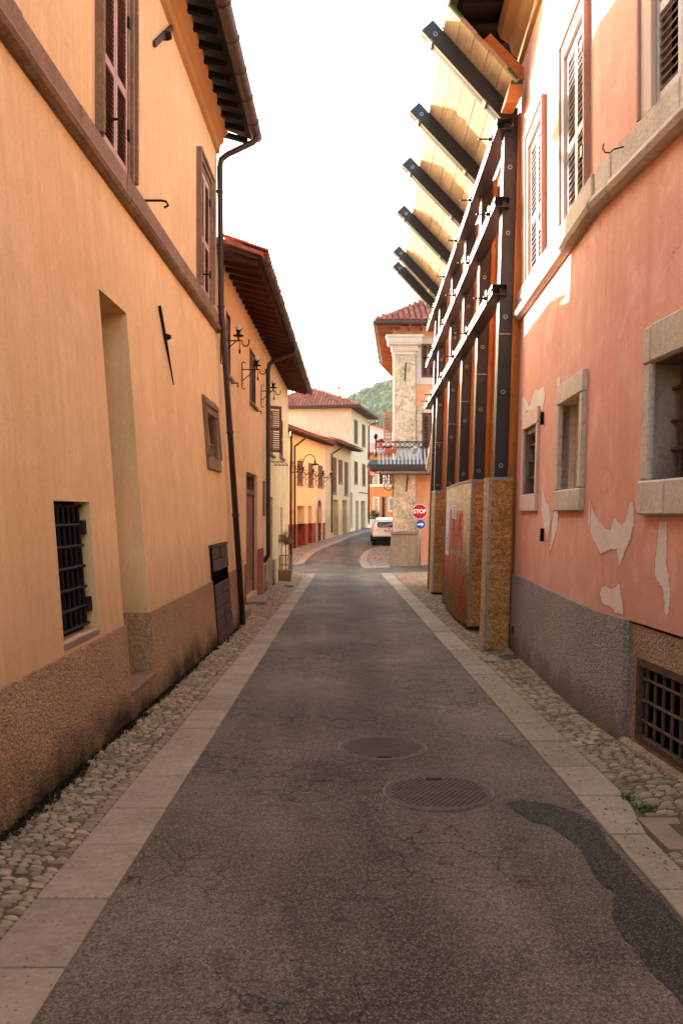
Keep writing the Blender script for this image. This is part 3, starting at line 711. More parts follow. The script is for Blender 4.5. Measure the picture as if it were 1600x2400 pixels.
# roughcast base
m = MB(); e = .022
m.sheet(AL, 0, LA, -.5, PL, [niche], e)
m.poly(P(0, PL, e), P(u0, PL, e), P(u0, PL, 0), P(0, PL, 0)); m.poly(P(u1, PL, e), P(LA, PL, e), P(LA, PL, 0), P(u1, PL, 0))
for u in (u0, u1): m.poly(P(u, -.5, e), P(u, PL, e), B(u + (.004 if u == u0 else -.004), PL), B(u + (.004 if u == u0 else -.004), -.5))
m.poly(P(LA, -.5, e), P(LA, PL, e), AU.P(LA, PL, -1), AU.P(LA, -.5, -1)); m.poly(P(u0, -.5, e - .05), P(u1, -.5, e - .05), P(u1, .14, e - .05), P(u0, .14, e - .05))
m.build('roughcast_base', M['ochre_plinth'], A)
MB().hexa([B(u0, .13), B(u1, .13), P(u1, .13, .03), P(u0, .13, .03), B(u0, .18), B(u1, .18), P(u1, .18, .035), P(u0, .18, .035)]).build('doorstep', M['brown_stone'], A, bevel=.008)
# old stone portal high in the niche
uc = (u0 + u1) / 2; hz = z1 - .16
MB().wbox(AU, u0 + .02, u1 - .02, hz - .3, hz, -D, -D + .035).build('lintel', M['brown_stone'], A, bevel=.008)
MB().wbox(AU, u0 + .02, u0 + .12, .18, hz - .3, -D, -D + .03).build('jamb', M['brown_stone'], A, bevel=.008)
MB().wbox(AU, u1 - .16, u1 - .02, 1.9, hz - .3, -D, -D + .03).build('jamb', M['brown_stone'], A, bevel=.008)
MB().wbox(AU, u0 + .12, u1 - .16, 1.9, hz - .3, -D - .01, -D + .006).build('door_panel', M['brown_stone'], A)
# stone band: blocks of a flat course above a roll moulding
def band(T, W, u0, u1, za, zb, zc_, mat, seed, proud=.05):
    r = random.Random(seed); u = u0
    while u < u1 - .05:
        e = min(u1, u + r.uniform(.7, 1.35)); j = r.uniform(-.006, .006)
        MB().wbox(W, u + .003, e - .003, zb, zc_ + r.uniform(-.006, .006), -.03, proud + j).build('band_block', mat, T, bevel=.01)
        mm = MB(); prof = [(proud * .7, za), (proud * 1.5, za + .02), (proud * 1.9, (za + zb) / 2), (proud * 1.6, zb - .015), (proud * 1.1, zb), (-.02, zb), (-.02, za)]
        mm.prism([W.P(u + .003, z, d + j) for d, z in prof], W.dir * (e - u - .006)); mm.build('band_moulding', mat, T)
        u = e
band(A, AU, 3.0, LA + .03, 4.40, 4.50, 4.69, M['brown_stone'], 5)
# upper windows with moulded stone surrounds and rose shutters
for k, h in enumerate((aw1, aw2)):
    a, b, c, e = h; wt = .17
    for (d0, d1, q0, q1) in ((-.05, .02, 0, .06), (-.05, .05, .06, .12), (-.05, .075, .12, .17)):
        MB().wbox(AU, a - q1, a - q0 - .001, c, e + q0, d0, d1).build('jamb', M['brown_stone'], A, bevel=.008)
        MB().wbox(AU, b + q0 + .001, b + q1, c, e + q0, d0, d1).build('jamb', M['brown_stone'], A, bevel=.008)
        MB().wbox(AU, a - q1, b + q1, e + q0 + .001, e + q1, d0, d1 + .002).build('lintel', M['brown_stone'], A, bevel=.008)
    mid = (a + b) / 2; gap = .004
    for q0, q1 in ((a + .01, mid - gap), (mid + gap, b - .01)):
        shutter(A, AU, q0, q1, c + .005, e - .01, -.02, M['rose_frame'], M['rust_slat'], .042, c + .75)
    fill(A, AU, h, -.11, M['void'], 'dark_opening')
    MB().tube([AU.P(a - .02, c + .17, .05), AU.P(a - .02, c + .17, .15), AU.P(a + .02, c + .2, .16)], .011, 6).build('shutter_stay', M['iron'], A)
    for zz in (c + .35, e - .3):
        MB().wbox(AU, b - .02, b + .03, zz, zz + .1, .0, .03).build('hinge', M['iron'], A)
# small stone window beside the downpipe
a, b, c, e = sw
frame_parts(A, AL, sw, .15, M['brown_stone'], -.1, .03, wb=.17, wtop=.22)
frame_parts(A, AL, (a - .10, b + .10, c, e + .1), .06, M['brown_stone'], -.05, .055, wb=0, wtop=.08)
fill(A, AL, sw, -.19, M['void'], 'dark_opening'); grille(A, AL, (a, b, c, c + .22), -.04, 5, [c + .02, c + .2], M['brown_stone'], .014, 'balustrade')
MB().wbox(AL, a - .03, b - .1, c, e, -.185, -.16).build('pane', M['eaves_wood'], A)
# barred window
fill(A, AL, gw, -.105, M['void'], 'dark_opening')
h = (gw[0] + .03, gw[1] - .07, gw[2] + .05, gw[3] - .03); zs = [h[2] + (h[3] - h[2]) * f for f in (0, .155, .315, .49, .665, .84, 1)]
grille(A, AL, h, -.05, 6, zs, M['iron'], .013)
MB().wbox(AL, gw[0] - .01, gw[1] + .01, gw[2] - .045, gw[2] - .001, -.1, .006).build('sill', M['slab'], A, bevel=.006)
for zz in (.2, .8):
    MB().wbox(AL, gw[1] - .1, gw[1] - .01, gw[2] + (gw[3] - gw[2]) * zz - .05, gw[2] + (gw[3] - gw[2]) * zz + .05, -.07, -.03).build('hinge', M['iron'], A)
# low two-leaf board door near the downpipe
q = AL.rect((491.6, 1282), (528, 1278), (505, 1498), (539, 1487)); a, b, c, e = q; e = max(e, .95); c = zc(10.6) + .06
MB().wbox(AL, a - .03, b + .03, c - .03, e + .04, .008, .024).build('door_recess', M['void'], A)
for k, (q0, q1) in enumerate(((a, (a + b) / 2 - .015), ((a + b) / 2 + .015, b))):
    leaf = None; n = 8; hh = (e - c) / n
    for i in range(n):
        if i == 5 + 0 * k: continue
        mm = MB().wbox(AL, q0, q1, c + i * hh + .006, c + (i + 1) * hh - .006, .025, .038 + R.uniform(0, .008))
        if leaf is None: leaf = mm.build('door_leaf', M['old_wood'], A, bevel=.004)
        else: mm.build('plank', M['old_wood'], leaf, bevel=.004)
MB().wbox(AL, a - .05, b + .05, e + .005, e + .04, .0, .05).build('lintel', M['old_wood'], A)
# iron wall ties and hooks
p0, p1, pm = [AL.P(*AL.px(*p), .02) for p in ((370, 717), (403, 902), (386, 790))]
t = MB().tube([p0, p0.lerp(p1, .5), p1], [.018, .016, .007], 6).build('wall_tie', M['iron'], A); MB().lathe(pm, [(.035, -.02), (.04, .0), (.03, .03), (.02, .05)], 8, AL.n).build('tie_boss', M['iron'], t)
p0, p1, pm = [AU.P(*AU.px(*p), .02) for p in ((358, 104), (400, 63), (383, 84))]
t = MB().bar(p0, p1, AU.n * .012, (p1 - p0).cross(AU.n).normalized() * .03).build('wall_tie', M['rust_iron'], A); MB().lathe(pm, [(.05, -.02), (.05, .03), (.035, .07)], 8, AU.n).build('tie_boss', M['iron'], t)
p = AU.P(*AU.px(331, 470), 0); MB().tube([p, p + V((.2, 0, .0)), p + V((.25, 0, -.01)), p + V((.27, 0, -.05)), p + V((.23, 0, -.07))], .012, 6).build('wall_hook', M['iron'], A)
# eaves, cornice, gutter, downpipe
prof = [(0, 7.2), (.05, 7.22), (.06, 7.34), (.11, 7.38), (.12, 7.48), (.17, 7.52), (.17, 7.6), (0, 7.6)]
MB().prism([AU.P(0, z, d) for d, z in prof], AU.dir * LA).build('cornice', M['ochre_trim'], A)
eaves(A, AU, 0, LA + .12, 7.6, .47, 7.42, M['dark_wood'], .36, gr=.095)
ge = AU.P(LA - .02, 7.45, .63); tp = AU.P(LA - .05, 7.1, .056)
bt = AL.P(LA - .1, zc(12.6) + .1, .08); md = AU.P(LA - .07, 4.45, .11)
downpipe(A, [ge + V((0, 0, .08)), ge, ge + V((-.06, 0, -.07)), tp + V((.12, 0, .08)), tp + V((.02, 0, .0)), tp + V((0, 0, -.12)), md + V((-.03, 0, .3)), md, bt], .047, M['pipe'], [tp + V((0, 0, -.5)), md + V((-.03, 0, .35)), md.lerp(bt, .35), md.lerp(bt, .63)])

# ================================================================== THE YELLOW HOUSES BEYOND IT
BW = Wall((-1.962, 12.76), (-1.79, 27.2), 1); LB = BW.L; US = 6.95      # seam between the two colours
Bh = thing('yellow_house', 'deep yellow house with slate shutters and chevron door behind the ochre house', 'house', (-2.2, 16, -.3))
B2 = thing('pale_yellow_house', 'pale yellow house with brown shutters at the crossing on the left', 'house', (-2.2, 23, -.5))
def pxrect(W, a, b, t, bo):
    "opening between two image columns, its top and bottom read at the left column"
    ua, za = W.px(a, t); ub, _ = W.px(b, t); _, zb = W.px(a, bo); return [ua, ub, zb, za]
bw1 = [BW.px(524, 740)[0] + .25, BW.px(539, 740)[0], 3.93, 5.0]; bw2 = [BW.px(585, 819)[0], BW.px(598, 819)[0], 3.9, 5.03]
bd = pxrect(BW, 577, 602.5, 1105, 1397); bd[2] = -.16; bd[3] = 2.42
m = MB(); m.sheet(BW, 0, US, -.7, 5.75, [bw1, bw2, bd]); [m.reveal(BW, h, .1) for h in (bw1, bw2)]; m.reveal(BW, bd, .16); shell(m, BW, 0, US, -.7, 5.75, 8)
m.build('wall', M['yellow'], Bh)
for h in (bw1, bw2):
    a, b, c, e = h; md = (a + b) / 2; fill(Bh, BW, h, -.09, M['void'], 'dark_opening')
    for q0, q1 in ((a, md - .005), (md + .005, b)): shutter(Bh, BW, q0 + .04, q1 - .0, c + .02, e - .04, -.05, M['slate_shutter'], M['slate_shutter'], .05, None, st=.045)
    frame_parts(Bh, BW, (a + .04, b - .04, c + .02, e - .04), .04, M['brown_shutter'], -.07, .012, wb=0, bevel=.003)
    MB().wbox(BW, a - .06, b + .08, c - .05, c, -.05, .07).build('sill', M['slab'], Bh, bevel=.005)
    MB().tube([BW.P(b + .12, c - .06, 0), BW.P(b + .12, c - .06, .12), BW.P(b + .12, c - .13, .12)], .014, 6).build('shutter_stay', M['iron'], Bh)
a, b, c, e = bd; fill(Bh, BW, bd, -.155, M['void'], 'dark_opening'); tz = 1.98
frame_parts(Bh, BW, (a + .06, b - .06, c, e - .06), .06, M['brown_shutter'], -.15, -.06, wb=0, bevel=.004)
MB().wbox(BW, a + .06, b - .06, tz, tz + .1, -.15, -.05).build('transom_bar', M['brown_shutter'], Bh)
for i in range(3):
    w3 = (b - a - .12) / 3; MB().wbox(BW, a + .06 + w3 * i + .05, a + .06 + w3 * (i + 1) - .05, tz + .13, e - .08, -.14, -.13).build('pane', M['glass'], Bh)
    if i: MB().wbox(BW, a + .06 + w3 * i - .04, a + .06 + w3 * i + .04, tz + .1, e - .06, -.145, -.07).build('mullion', M['brown_shutter'], Bh)
md = (a + b) / 2
for s, q0, q1 in ((1, a + .06, md - .006), (-1, md + .006, b - .06)):     # chevron boards, one mesh each
    leaf = MB().wbox(BW, q0, q1, c + .01, tz, -.14, -.12).build('door_leaf', M['door_wood'], Bh); wv = q1 - q0; sl = .85; st = .115
    MB().wbox(BW, q0 + .01, q1 - .01, c + .015, c + .26, -.12, -.095).build('rail', M['door_wood'], leaf, bevel=.004)
    z = c + .28 - wv * sl
    while z < tz:
        pts = [(q0, z + (0 if s > 0 else wv * sl)), (q1, z + (wv * sl if s > 0 else 0)), (q1, z + (wv * sl if s > 0 else 0) + st - .014), (q0, z + (0 if s > 0 else wv * sl) + st - .014)]
        # clip to the leaf's height
        def clip(ps, lim, up):
            o = []
            for (x1, y1), (x2, y2) in zip(ps, ps[1:] + ps[:1]):
                i1 = y1 <= lim if up else y1 >= lim; i2 = y2 <= lim if up else y2 >= lim
                if i1: o.append((x1, y1))
                if i1 != i2: t_ = (lim - y1) / (y2 - y1); o.append((x1 + (x2 - x1) * t_, lim))
            return o
        ps = clip(pts, tz - .01, True); ps = clip(ps, c + .28, False) if len(ps) > 2 else []
        if len(ps) > 2: MB().prism([BW.P(x, y, -.119) for x, y in ps], BW.n * (.022 + R.uniform(0, .005))).build('board', M['door_wood'], leaf)
        z += st
MB().wbox(BW, a - .25, a - .02, -.6, .55, .002, .012).build('wall_patch', M['red_plinth'], Bh)
MB().wbox(BW, b + .02, US - .25, -.6, .75, .002, .012).build('wall_patch', M['red_plinth'], Bh)
def slab(px, h, label, cat='doorstep'):
    m = MB(); ps = [G(*p) for p in px]; m.prism([p - V((0, 0, .04)) for p in ps], (0, 0, h + .04)); return solo('doorstep', m, M['slab'], label, cat, bevel=.01)
gd = BW.P(a - .05, 0, -.05), BW.P(b - .25, 0, -.05)
m = MB(); z = zc(gd[0].y); ps = [V((gd[0].x, gd[0].y, z)), V((gd[0].x + .42, gd[0].y + .1, z)), V((gd[1].x + .36, gd[1].y, zc(gd[1].y))), V((gd[1].x, gd[1].y, zc(gd[1].y)))]
solo('doorstep', m.prism([p - V((0, 0, .05)) for p in ps], (0, 0, .17)), M['slab'], 'worn stone doorstep before the chevron door', 'doorstep', bevel=.02)
m = MB(); ps = [V((-1.98, 13.4, zc(13.4))), V((-1.62, 13.5, zc(13.5))), V((-1.62, 14.6, zc(14.6))), V((-1.98, 14.7, zc(14.7)))]
solo('doorstep', m.prism([p - V((0, 0, .05)) for p in ps], (0, 0, .26)), M['slab'], 'low stone block at the wall just past the leaning downpipe', 'stone block', bevel=.02)
eaves(Bh, BW, 0, US, 5.70, .62, 5.50, M['eaves_wood'], .42, tiles=2, gr=.075)
# gable-end tiles of the roof seen above the eaves
# pale half
c2 = [BW.px(624, 1180)[0], BW.px(639, 1180)[0], -.42, 2.0]; c3 = [BW.px(657, 1200)[0], BW.px(662.5, 1200)[0], -.4, 1.75]
w4 = [BW.px(627, 990)[0], BW.px(640, 990)[0], 3.12, 4.3]; w5 = [BW.px(655, 990)[0], BW.px(663, 990)[0], 3.25, 4.42]
m = MB(); m.sheet(BW, US, LB, -.8, 5.75, [c2, c3, w4, w5]); m.reveal(BW, w5, .1); m.reveal(BW, c2, .25); m.reveal(BW, c3, .15); m.reveal(BW, w4, .1); shell(m, BW, US, LB, -.8, 5.75, 8); m.build('wall', M['pale_yellow'], B2)
fill(B2, BW, c2, -.2, M['door_brown'], 'door'); fill(B2, BW, c3, -.12, M['yellow'], 'blind_door'); fill(B2, BW, w4, -.09, M['void'], 'dark_opening')
MB().wbox(BW, US + .02, c2[0], -.7, .32, .0, .05).build('plinth', M['grey_plinth'], B2, bevel=.01); MB().wbox(BW, c2[1], c2[1] + .45, -.7, .3, .0, .05).build('plinth', M['grey_plinth'], B2, bevel=.01)
MB().wbox(BW, c2[0] - .02, c2[1] + .05, -.75, -.37, -.2, .16).build('doorstep', M['slab'], B2, bevel=.01)
# one leaf folded out into the street, one folded back on the wall
q = BW.P(w4[0], 0, 0); OW = Wall((q.x, q.y), (q.x + .3, q.y + .22), 1); shutter(B2, OW, .02, .4, w4[2], w4[3], 0, M['brown_shutter'], M['brown_shutter'], .055, (w4[2] + w4[3]) / 2, st=.05)
fill(B2, BW, w5, -.09, M['void'], 'dark_opening'); MB().wbox(BW, w5[0] - .1, w5[1] + .1, w5[2] - .06, w5[2], -.05, .08).build('sill', M['slab'], B2, bevel=.005)
for q0, q1 in ((w5[0], (w5[0] + w5[1]) / 2 - .005), ((w5[0] + w5[1]) / 2 + .005, w5[1])): shutter(B2, BW, q0, q1, w5[2], w5[3], -.04, M['brown_shutter'], M['brown_shutter'], .055, (w5[2] + w5[3]) / 2, st=.05)
MB().wbox(BW, w4[0] - .1, w4[1] + .1, w4[2] - .06, w4[2], -.05, .08).build('sill', M['slab'], B2, bevel=.005)
rk = MB().tube([BW.P(w4[0], w4[2] - .25, 0), BW.P(w4[0], w4[2] - .25, .42)], .012, 6).build('drying_rack', M['iron'], B2)
MB().tube([BW.P(w4[1], w4[2] - .25, 0), BW.P(w4[1], w4[2] - .25, .42)], .012, 6).build('rail', M['iron'], rk)
for k in range(4): MB().tube([BW.P(w4[0], w4[2] - .24, .1 + .1 * k), BW.P(w4[1], w4[2] - .24, .1 + .1 * k)], .008, 5).build('rail', M['iron'], rk)
eaves(B2, BW, US, LB + .15, 5.70, .62, 5.50, M['eaves_wood'], .42, tiles=2, gr=.075)
g0 = BW.P(US - .05, 5.58, .76); w0 = BW.P(US - .02, 5.15, .1)
downpipe(B2, [g0, g0 + V((-.02, 0, -.12)), w0 + V((.12, 0, .12)), w0 + V((.03, 0, .04)), w0 + V((0, 0, -.15)), BW.P(US - .02, 1.0, .1), BW.P(US - .02, .55, .1), BW.P(US - .02, .38, -.02)], .055, M['pipe'], [BW.P(US - .02, z, .1) for z in (4.2, 2.4)])
MB().wbox(BW, US - .32, US - .2, 1.5, 2.35, .0, .06).build('meter_pipe', M['brown_stone'], Bh, bevel=.02)
downpipe(B2, [BW.P(LB - .05, 4.3, .12), BW.P(LB - .05, 3, .1), BW.P(LB - .05, 1.6, .1), BW.P(LB - .06, -.5, .1)], .045, M['pipe'], [BW.P(LB - .05, z, .1) for z in (4.1, 1.6)])
# ================================================================== THE SALMON HOUSE ON THE RIGHT
CK = .03
KX, KY = 2.115, 6.65
C1U = Wall((KX + .0679 * 10.65, -4.0), (KX, KY), -1, 4.06); C1 = Wall((KX + .0679 * 10.65, -4.0), (KX, KY), -1, 4.06, CK)
C2U = Wall((KX, KY), (2.30, 10.4), -1, 4.06); C2 = Wall((KX, KY), (2.30, 10.4), -1, 4.06, CK)
L1, L2 = C1U.L, C2U.L
Ch = thing('salmon_house', 'salmon pink stucco house with stone windows and peeling plaster on the right', 'house', (2.1, 7, -.1))
PZ = .82
def rr(W, a, b, c, e): return list(W.rect(a, b, c, e))
w3 = rr(C2U, (1240, 364), (1273.5, 275), (1244, 658), (1276.5, 609)); w3[2] = 4.42
w2 = rr(C2U, (1325.5, 141), (1370, 9), (1330, 534), (1376, 453)); w2[2] = 4.42
ww = w2[1] - w2[0]; w1 = [C1U.px(1536, 200)[0] - ww, C1U.px(1536, 200)[0], 4.42, 0]; top = w3[3] = w2[3] = w1[3] = (w2[3] + w3[3]) / 2
s1 = rr(C2, (1232, 1009), (1261, 991.5), (1225.6, 1159), (1256, 1157))
s2 = rr(C2, (1319, 951), (1365, 920.5), (1313, 1149.6), (1362, 1143))
u3 = sum(C1.px(*p)[0] for p in ((1533.6, 851), (1527, 1125))) / 2; s3 = [u3 - .95, u3, C1.px(1527, 1125)[1], C1.px(1533.6, 851)[1]]
ub = C1.px(1491, 1540)[0]; bwz = (C1.px(1508, 1745)[1], C1.px(1491, 1540)[1]); s4 = [ub - 1.15, ub, max(bwz[0], .0), bwz[1]]
m = MB()
FL = .25
def bend(mb, z0_, z1_, d_=0.0, n=5):
    "the soft bend where the two planes of the wall meet"
    def c_(t_, z):
        a, k, b = C1.P(L1 - FL, z, d_), C2.P(0, z, d_), C2.P(FL, z, d_); return a * (1 - t_) ** 2 + k * (2 * t_ * (1 - t_)) + b * t_ ** 2
    for i in range(n): mb.poly(c_(i / n, z0_), c_((i + 1) / n, z0_), c_((i + 1) / n, z1_), c_(i / n, z1_))
m.sheet(C1, 0, L1 - FL, PZ, 4.06, [s3]); m.sheet(C2, FL, L2, PZ, 4.06, [s1, s2]); bend(m, PZ, 4.06); m.sheet(C1U, 0, L1, 4.06, 7.5, [w1]); m.sheet(C2U, 0, L2, 4.06, 7.5, [w2, w3])
for h in (w1,): m.reveal(C1U, h, .12)
for h in (w2, w3): m.reveal(C2U, h, .12)
q = MB(); shell(q, C1U, 0, L1, -.4, 7.5, 7); shell(q, C2U, 0, L2, -.4, 7.5, 7); m.add(q.v, q.f)
m.build('wall', M['pink'], Ch)
# roughcast base
m = MB(); e = .03; uk = C2.px(1462, 1600)
m.sheet(C2, FL, L2, -.5, PZ, (), e); bend(m, -.5, PZ, e); u5 = C1.px(1466, 1600)[0]; m.sheet(C1, u5, L1 - FL, -.5, PZ, (), e)
for W, a, b in ((C2, 0, L2), (C1, u5, L1)): m.poly(W.P(a, PZ, e), W.P(b, PZ, e), W.P(b, PZ, 0), W.P(a, PZ, 0))
m.poly(C1.P(u5, -.5, e), C1.P(u5, PZ, e), C1.P(u5, PZ, -.1), C1.P(u5, -.5, -.1)); m.poly(C2.P(L2, -.5, e), C2.P(L2, PZ, e), C2.P(L2, PZ, -.3), C2.P(L2, -.5, -.3))
m.build('roughcast_base', M['grey_plinth'], Ch)
m = MB(); m.sheet(C1, 0, u5, -.5, PZ - .02, [s4], -.012); m.reveal(C1, s4, .1, -.012); m.build('roughcast_base', M['tan_plinth'], Ch, label='tan roughcast round the cellar grating')
MB().wbox(C1, s4[0], u5 - .02, -.4, s4[2] - .02, -.01, .06).build('sill', M['tan_plinth'], Ch, bevel=.02)
fill(Ch, C1, s4, -.1, M['void'], 'dark_opening')
gr = grille(Ch, C1, (s4[0], s4[1] - .06, s4[2] + .03, s4[3] - .03), -.03, 9, [s4[2] + (s4[3] - s4[2]) * f for f in (.25, .5, .76)], M['rust_iron'], .012)
MB().wbox(C1, s4[0], s4[1], s4[3] - .05, s4[3], -.05, .0).build('frame_bar', M['rust_iron'], gr); MB().wbox(C1, s4[0], s4[1], s4[2], s4[2] + .04, -.05, .0).build('frame_bar', M['rust_iron'], gr)
MB().wbox(C1, s4[1] - .04, s4[1], s4[2] + .04, s4[3] - .05, -.05, .0).build('frame_bar', M['rust_iron'], gr)
# stone band
band(Ch, C2U, .02, L2 + .02, 4.06, 4.18, 4.40, M['stone'], 8, .055); band(Ch, C1U, L1 - 5, L1 - .02, 4.06, 4.18, 4.40, M['stone'], 9, .055)
# tall louvred windows in off-white surrounds
for W, h, ed in ((C1U, w1, .17), (C2U, w2, .1), (C2U, w3, .07)):
    a, b, c, e = h; c = 4.405
    frame_parts(Ch, W, (a, b, c, e), ed, M['cream_trim'], -.06, .035, wb=0, wtop=.13, bevel=.006)
    frame_parts(Ch, W, (a - ed, b + ed, c, e + .13), .035, M['pink_trim'], -.02, .055, wb=0, wtop=.035, bevel=.004)
    md = (a + b) / 2; fill(Ch, W, h, -.115, M['void'], 'dark_opening')
    for q0, q1 in ((a + .005, md - .004), (md + .004, b - .005)): shutter(Ch, W, q0, q1, c + .01, e - .01, -.03, M['grey_shutter'], M['grey_shutter'], .06, c + (e - c) * .42, st=.045)
    for zz in (c + .3, e - .35): MB().wbox(W, a - .03, a + .02, zz, zz + .09, .0, .05).build('hinge', M['grey_shutter'], Ch)
# small lower windows
a, b, c, e = s1; frame_parts(Ch, C2, s1, .09, M['cream_trim'], -.1, .03, wb=.2, wtop=.19, bevel=.008)
q = MB().reveal(C2, s1, .22); q.build('window_cheeks', M['brown_stone'], Ch); fill(Ch, C2, s1, -.2, M['void'], 'dark_opening')
MB().wbox(C2, a - .01, b + .01, e - .06, e - .002, -.12, -.02).build('window_head', M['stone'], Ch, bevel=.01)
grille(Ch, C2, (a + .02, b - .02, c, e), -.06, 1, [c + (e - c) * f for f in (.25, .5, .75)], M['rust_iron'], .014)
a, b, c, e = s2; frame_parts(Ch, C2, s2, .12, M['stone'], -.08, .04, wb=.2, wtop=.2, bevel=.012)
q = MB().reveal(C2, s2, .14); q.build('window_cheeks', M['stone'], Ch); fill(Ch, C2, s2, -.13, M['ochre'], 'blind_panel')
a, b, c, e = s3
MB().wbox(C1, b, b + .13, c, e, -.2, .035).build('jamb', M['stone'], Ch, bevel=.014); MB().wbox(C1, a - .13, a, c, e, -.2, .035).build('jamb', M['stone'], Ch, bevel=.014)
MB().wbox(C1, b - .002, b + .13, e + .003, e + .26, -.2, .04).build('lintel', M['stone'], Ch, bevel=.014); MB().wbox(C1, a - .13, b - .006, e + .003, e + .27, -.2, .043).build('lintel', M['stone'], Ch, bevel=.014)
MB().wbox(C1, b - .28, b + .135, c - .24, c - .003, -.2, .05).build('sill', M['stone'], Ch, bevel=.014); MB().wbox(C1, a - .13, b - .285, c - .24, c - .003, -.2, .052).build('sill', M['stone'], Ch, bevel=.014)
q = MB().reveal(C1, s3, .4, -.19); q.reveal(C1, (a, b, c, e), .2, .0); q.build('window_cheeks', M['brown_stone'], Ch); fill(Ch, C1, s3, -.38, M['void'], 'dark_opening')
MB().wbox(C1, a, b - .3, c + .1, e, -.36, -.34).build('pane', M['glass'], Ch)
grille(Ch, C1, (a, b, c, e), -.14, 4, [c + (e - c) * f for f in (.26, .5, .78)], M['rust_iron'], .016)
# bulkhead lamps, pipe cap, hook
for px, py, lab in ((1273, 982, ''), (1273, 1255, '')):
    u, z = C2.px(px, py); k = MB()
    for i in range(7): zz = z - .06 + .02 * i; hw = .022 * math.sqrt(max(.1, 1 - ((i - 3) / 3.6) ** 2)); k.wbox(C2, u - hw, u + hw, zz, zz + .013, .003, .04)
    k.wbox(C2, u - .015, u + .015, z - .06, z + .075, .0, .028); k.build('ribbed_lamp', M['iron'], Ch)
u, z = C2.px(1208, 1475); MB().lathe(C2.P(u, z, .03), [(.05, 0), (.05, .012), (.03, .02)], 12, C2.n).build('pipe_cap', M['rust_iron'], Ch)
p = C1U.P(*C1U.px(1475, 342), .02); MB().tube([p, p + V((-.1, 0, -.025)), p + V((-.13, 0, -.05)), p + V((-.165, 0, -.05)), p + V((-.185, 0, -.02)), p + V((-.175, 0, .015))], .006, 6).build('wall_hook', M['rust_iron'], Ch)
# patches where the plaster has fallen, cut at the bend of the wall
def onC(px, py):
    u, z = C2.px(px, py)
    if u >= 0: return u, z
    u, z = C1.px(px, py); return u - L1, z
def clipx(ps, keep_pos):
    o = []
    for (x1, y1), (x2, y2) in zip(ps, ps[1:] + ps[:1]):
        i1, i2 = (x1 >= 0) == keep_pos, (x2 >= 0) == keep_pos
        if i1: o.append((x1, y1))
        if i1 != i2: t_ = -x1 / (x2 - x1); o.append((0, y1 + (y2 - y1) * t_))
    return o
PATCH = [
 [(1221, 935), (1226, 927), (1231, 930), (1238, 952), (1243, 945), (1246, 930), (1250, 918), (1256, 911), (1262, 914), (1268, 908), (1274, 903), (1277, 925), (1272, 960), (1233, 962), (1222, 990)],
 [(1270, 1133), (1274, 1155), (1279, 1176), (1287, 1187), (1289, 1204), (1290, 1222), (1286, 1249), (1282, 1269), (1275, 1236), (1268, 1195)],
 [(1299.5, 1186.6), (1306, 1192), (1308.5, 1204), (1306, 1236), (1300, 1262), (1293, 1280), (1287.5, 1300), (1288, 1275), (1290.6, 1258), (1292, 1230), (1295, 1213)],
 [(1380, 1160), (1391, 1200), (1400, 1214), (1413, 1231), (1429, 1242), (1433, 1228), (1436, 1213), (1442, 1211), (1448, 1222), (1456, 1229), (1463, 1218), (1469, 1204), (1471, 1185), (1475, 1175), (1485, 1173), (1485, 1227), (1478, 1262), (1467, 1285), (1458, 1312), (1449, 1331.7), (1447, 1305), (1444.6, 1285), (1425, 1290), (1404.5, 1298), (1398, 1280), (1391, 1267), (1382, 1248), (1377.7, 1227)],
 [(1404.5, 1390), (1408, 1378), (1413, 1372), (1422, 1373), (1431, 1378.6), (1442, 1374), (1451, 1365), (1455, 1395), (1460, 1419), (1461, 1440), (1440, 1434), (1434, 1425), (1427, 1419), (1416, 1417), (1409, 1410)],
 [(1543, 1222), (1563, 1222), (1562, 1275), (1560.7, 1325), (1566, 1345), (1569.6, 1369.6), (1569, 1405), (1567.4, 1432), (1560.7, 1450), (1556, 1415), (1551.7, 1378.6), (1540, 1362), (1531.7, 1347), (1534, 1315), (1538.4, 1280)],
 [(1303, 895), (1305, 884), (1310, 880), (1313, 886), (1312, 905), (1308, 925), (1305, 912)]]
r2 = random.Random(3)
for pl in PATCH:
    ps = [onC(*p) for p in pl]; fine = []
    for (x1, y1), (x2, y2) in zip(ps, ps[1:] + ps[:1]):
        for k in range(7): t_ = k / 7; fine.append((x1 + (x2 - x1) * t_ + (r2.uniform(-.008, .008) if k else 0), y1 + (y2 - y1) * t_ + (r2.uniform(-.008, .008) if k else 0)))
    for pos, W, off in ((True, C2, 0), (False, C1, L1)):
        c_ = clipx(fine, pos)
        if len(c_) > 2:
            bp = MB().prism([W.P(x + off, y, -.001) for x, y in c_], W.n * .003).build('bare_patch', M['bare'], Ch)
            MB().tube([W.P(x + off, y, .002) for x, y in c_], [r2.uniform(.0015, .0045) for _ in c_], 5, True).build('plaster_edge', M['pink'], bp)
# eaves and cornice
prof = [(0, 7.3), (.04, 7.32), (.05, 7.42), (.12, 7.48), (.15, 7.6), (.26, 7.68), (.3, 7.78), (.3, 7.84), (0, 7.84)]
MB().prism([C2U.P(0, z, d) for d, z in prof], C2U.dir * L2).build('cornice', M['ochre_trim'], Ch); MB().prism([C1U.P(0, z, d) for d, z in prof], C1U.dir * (L1 - .02)).build('cornice', M['ochre_trim'], Ch)
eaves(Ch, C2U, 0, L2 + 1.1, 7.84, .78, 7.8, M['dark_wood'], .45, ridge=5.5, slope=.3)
eaves(Ch, C1U, 0, L1, 7.84, .78, 7.8, M['dark_wood'], .45, ridge=5.5, slope=.3)

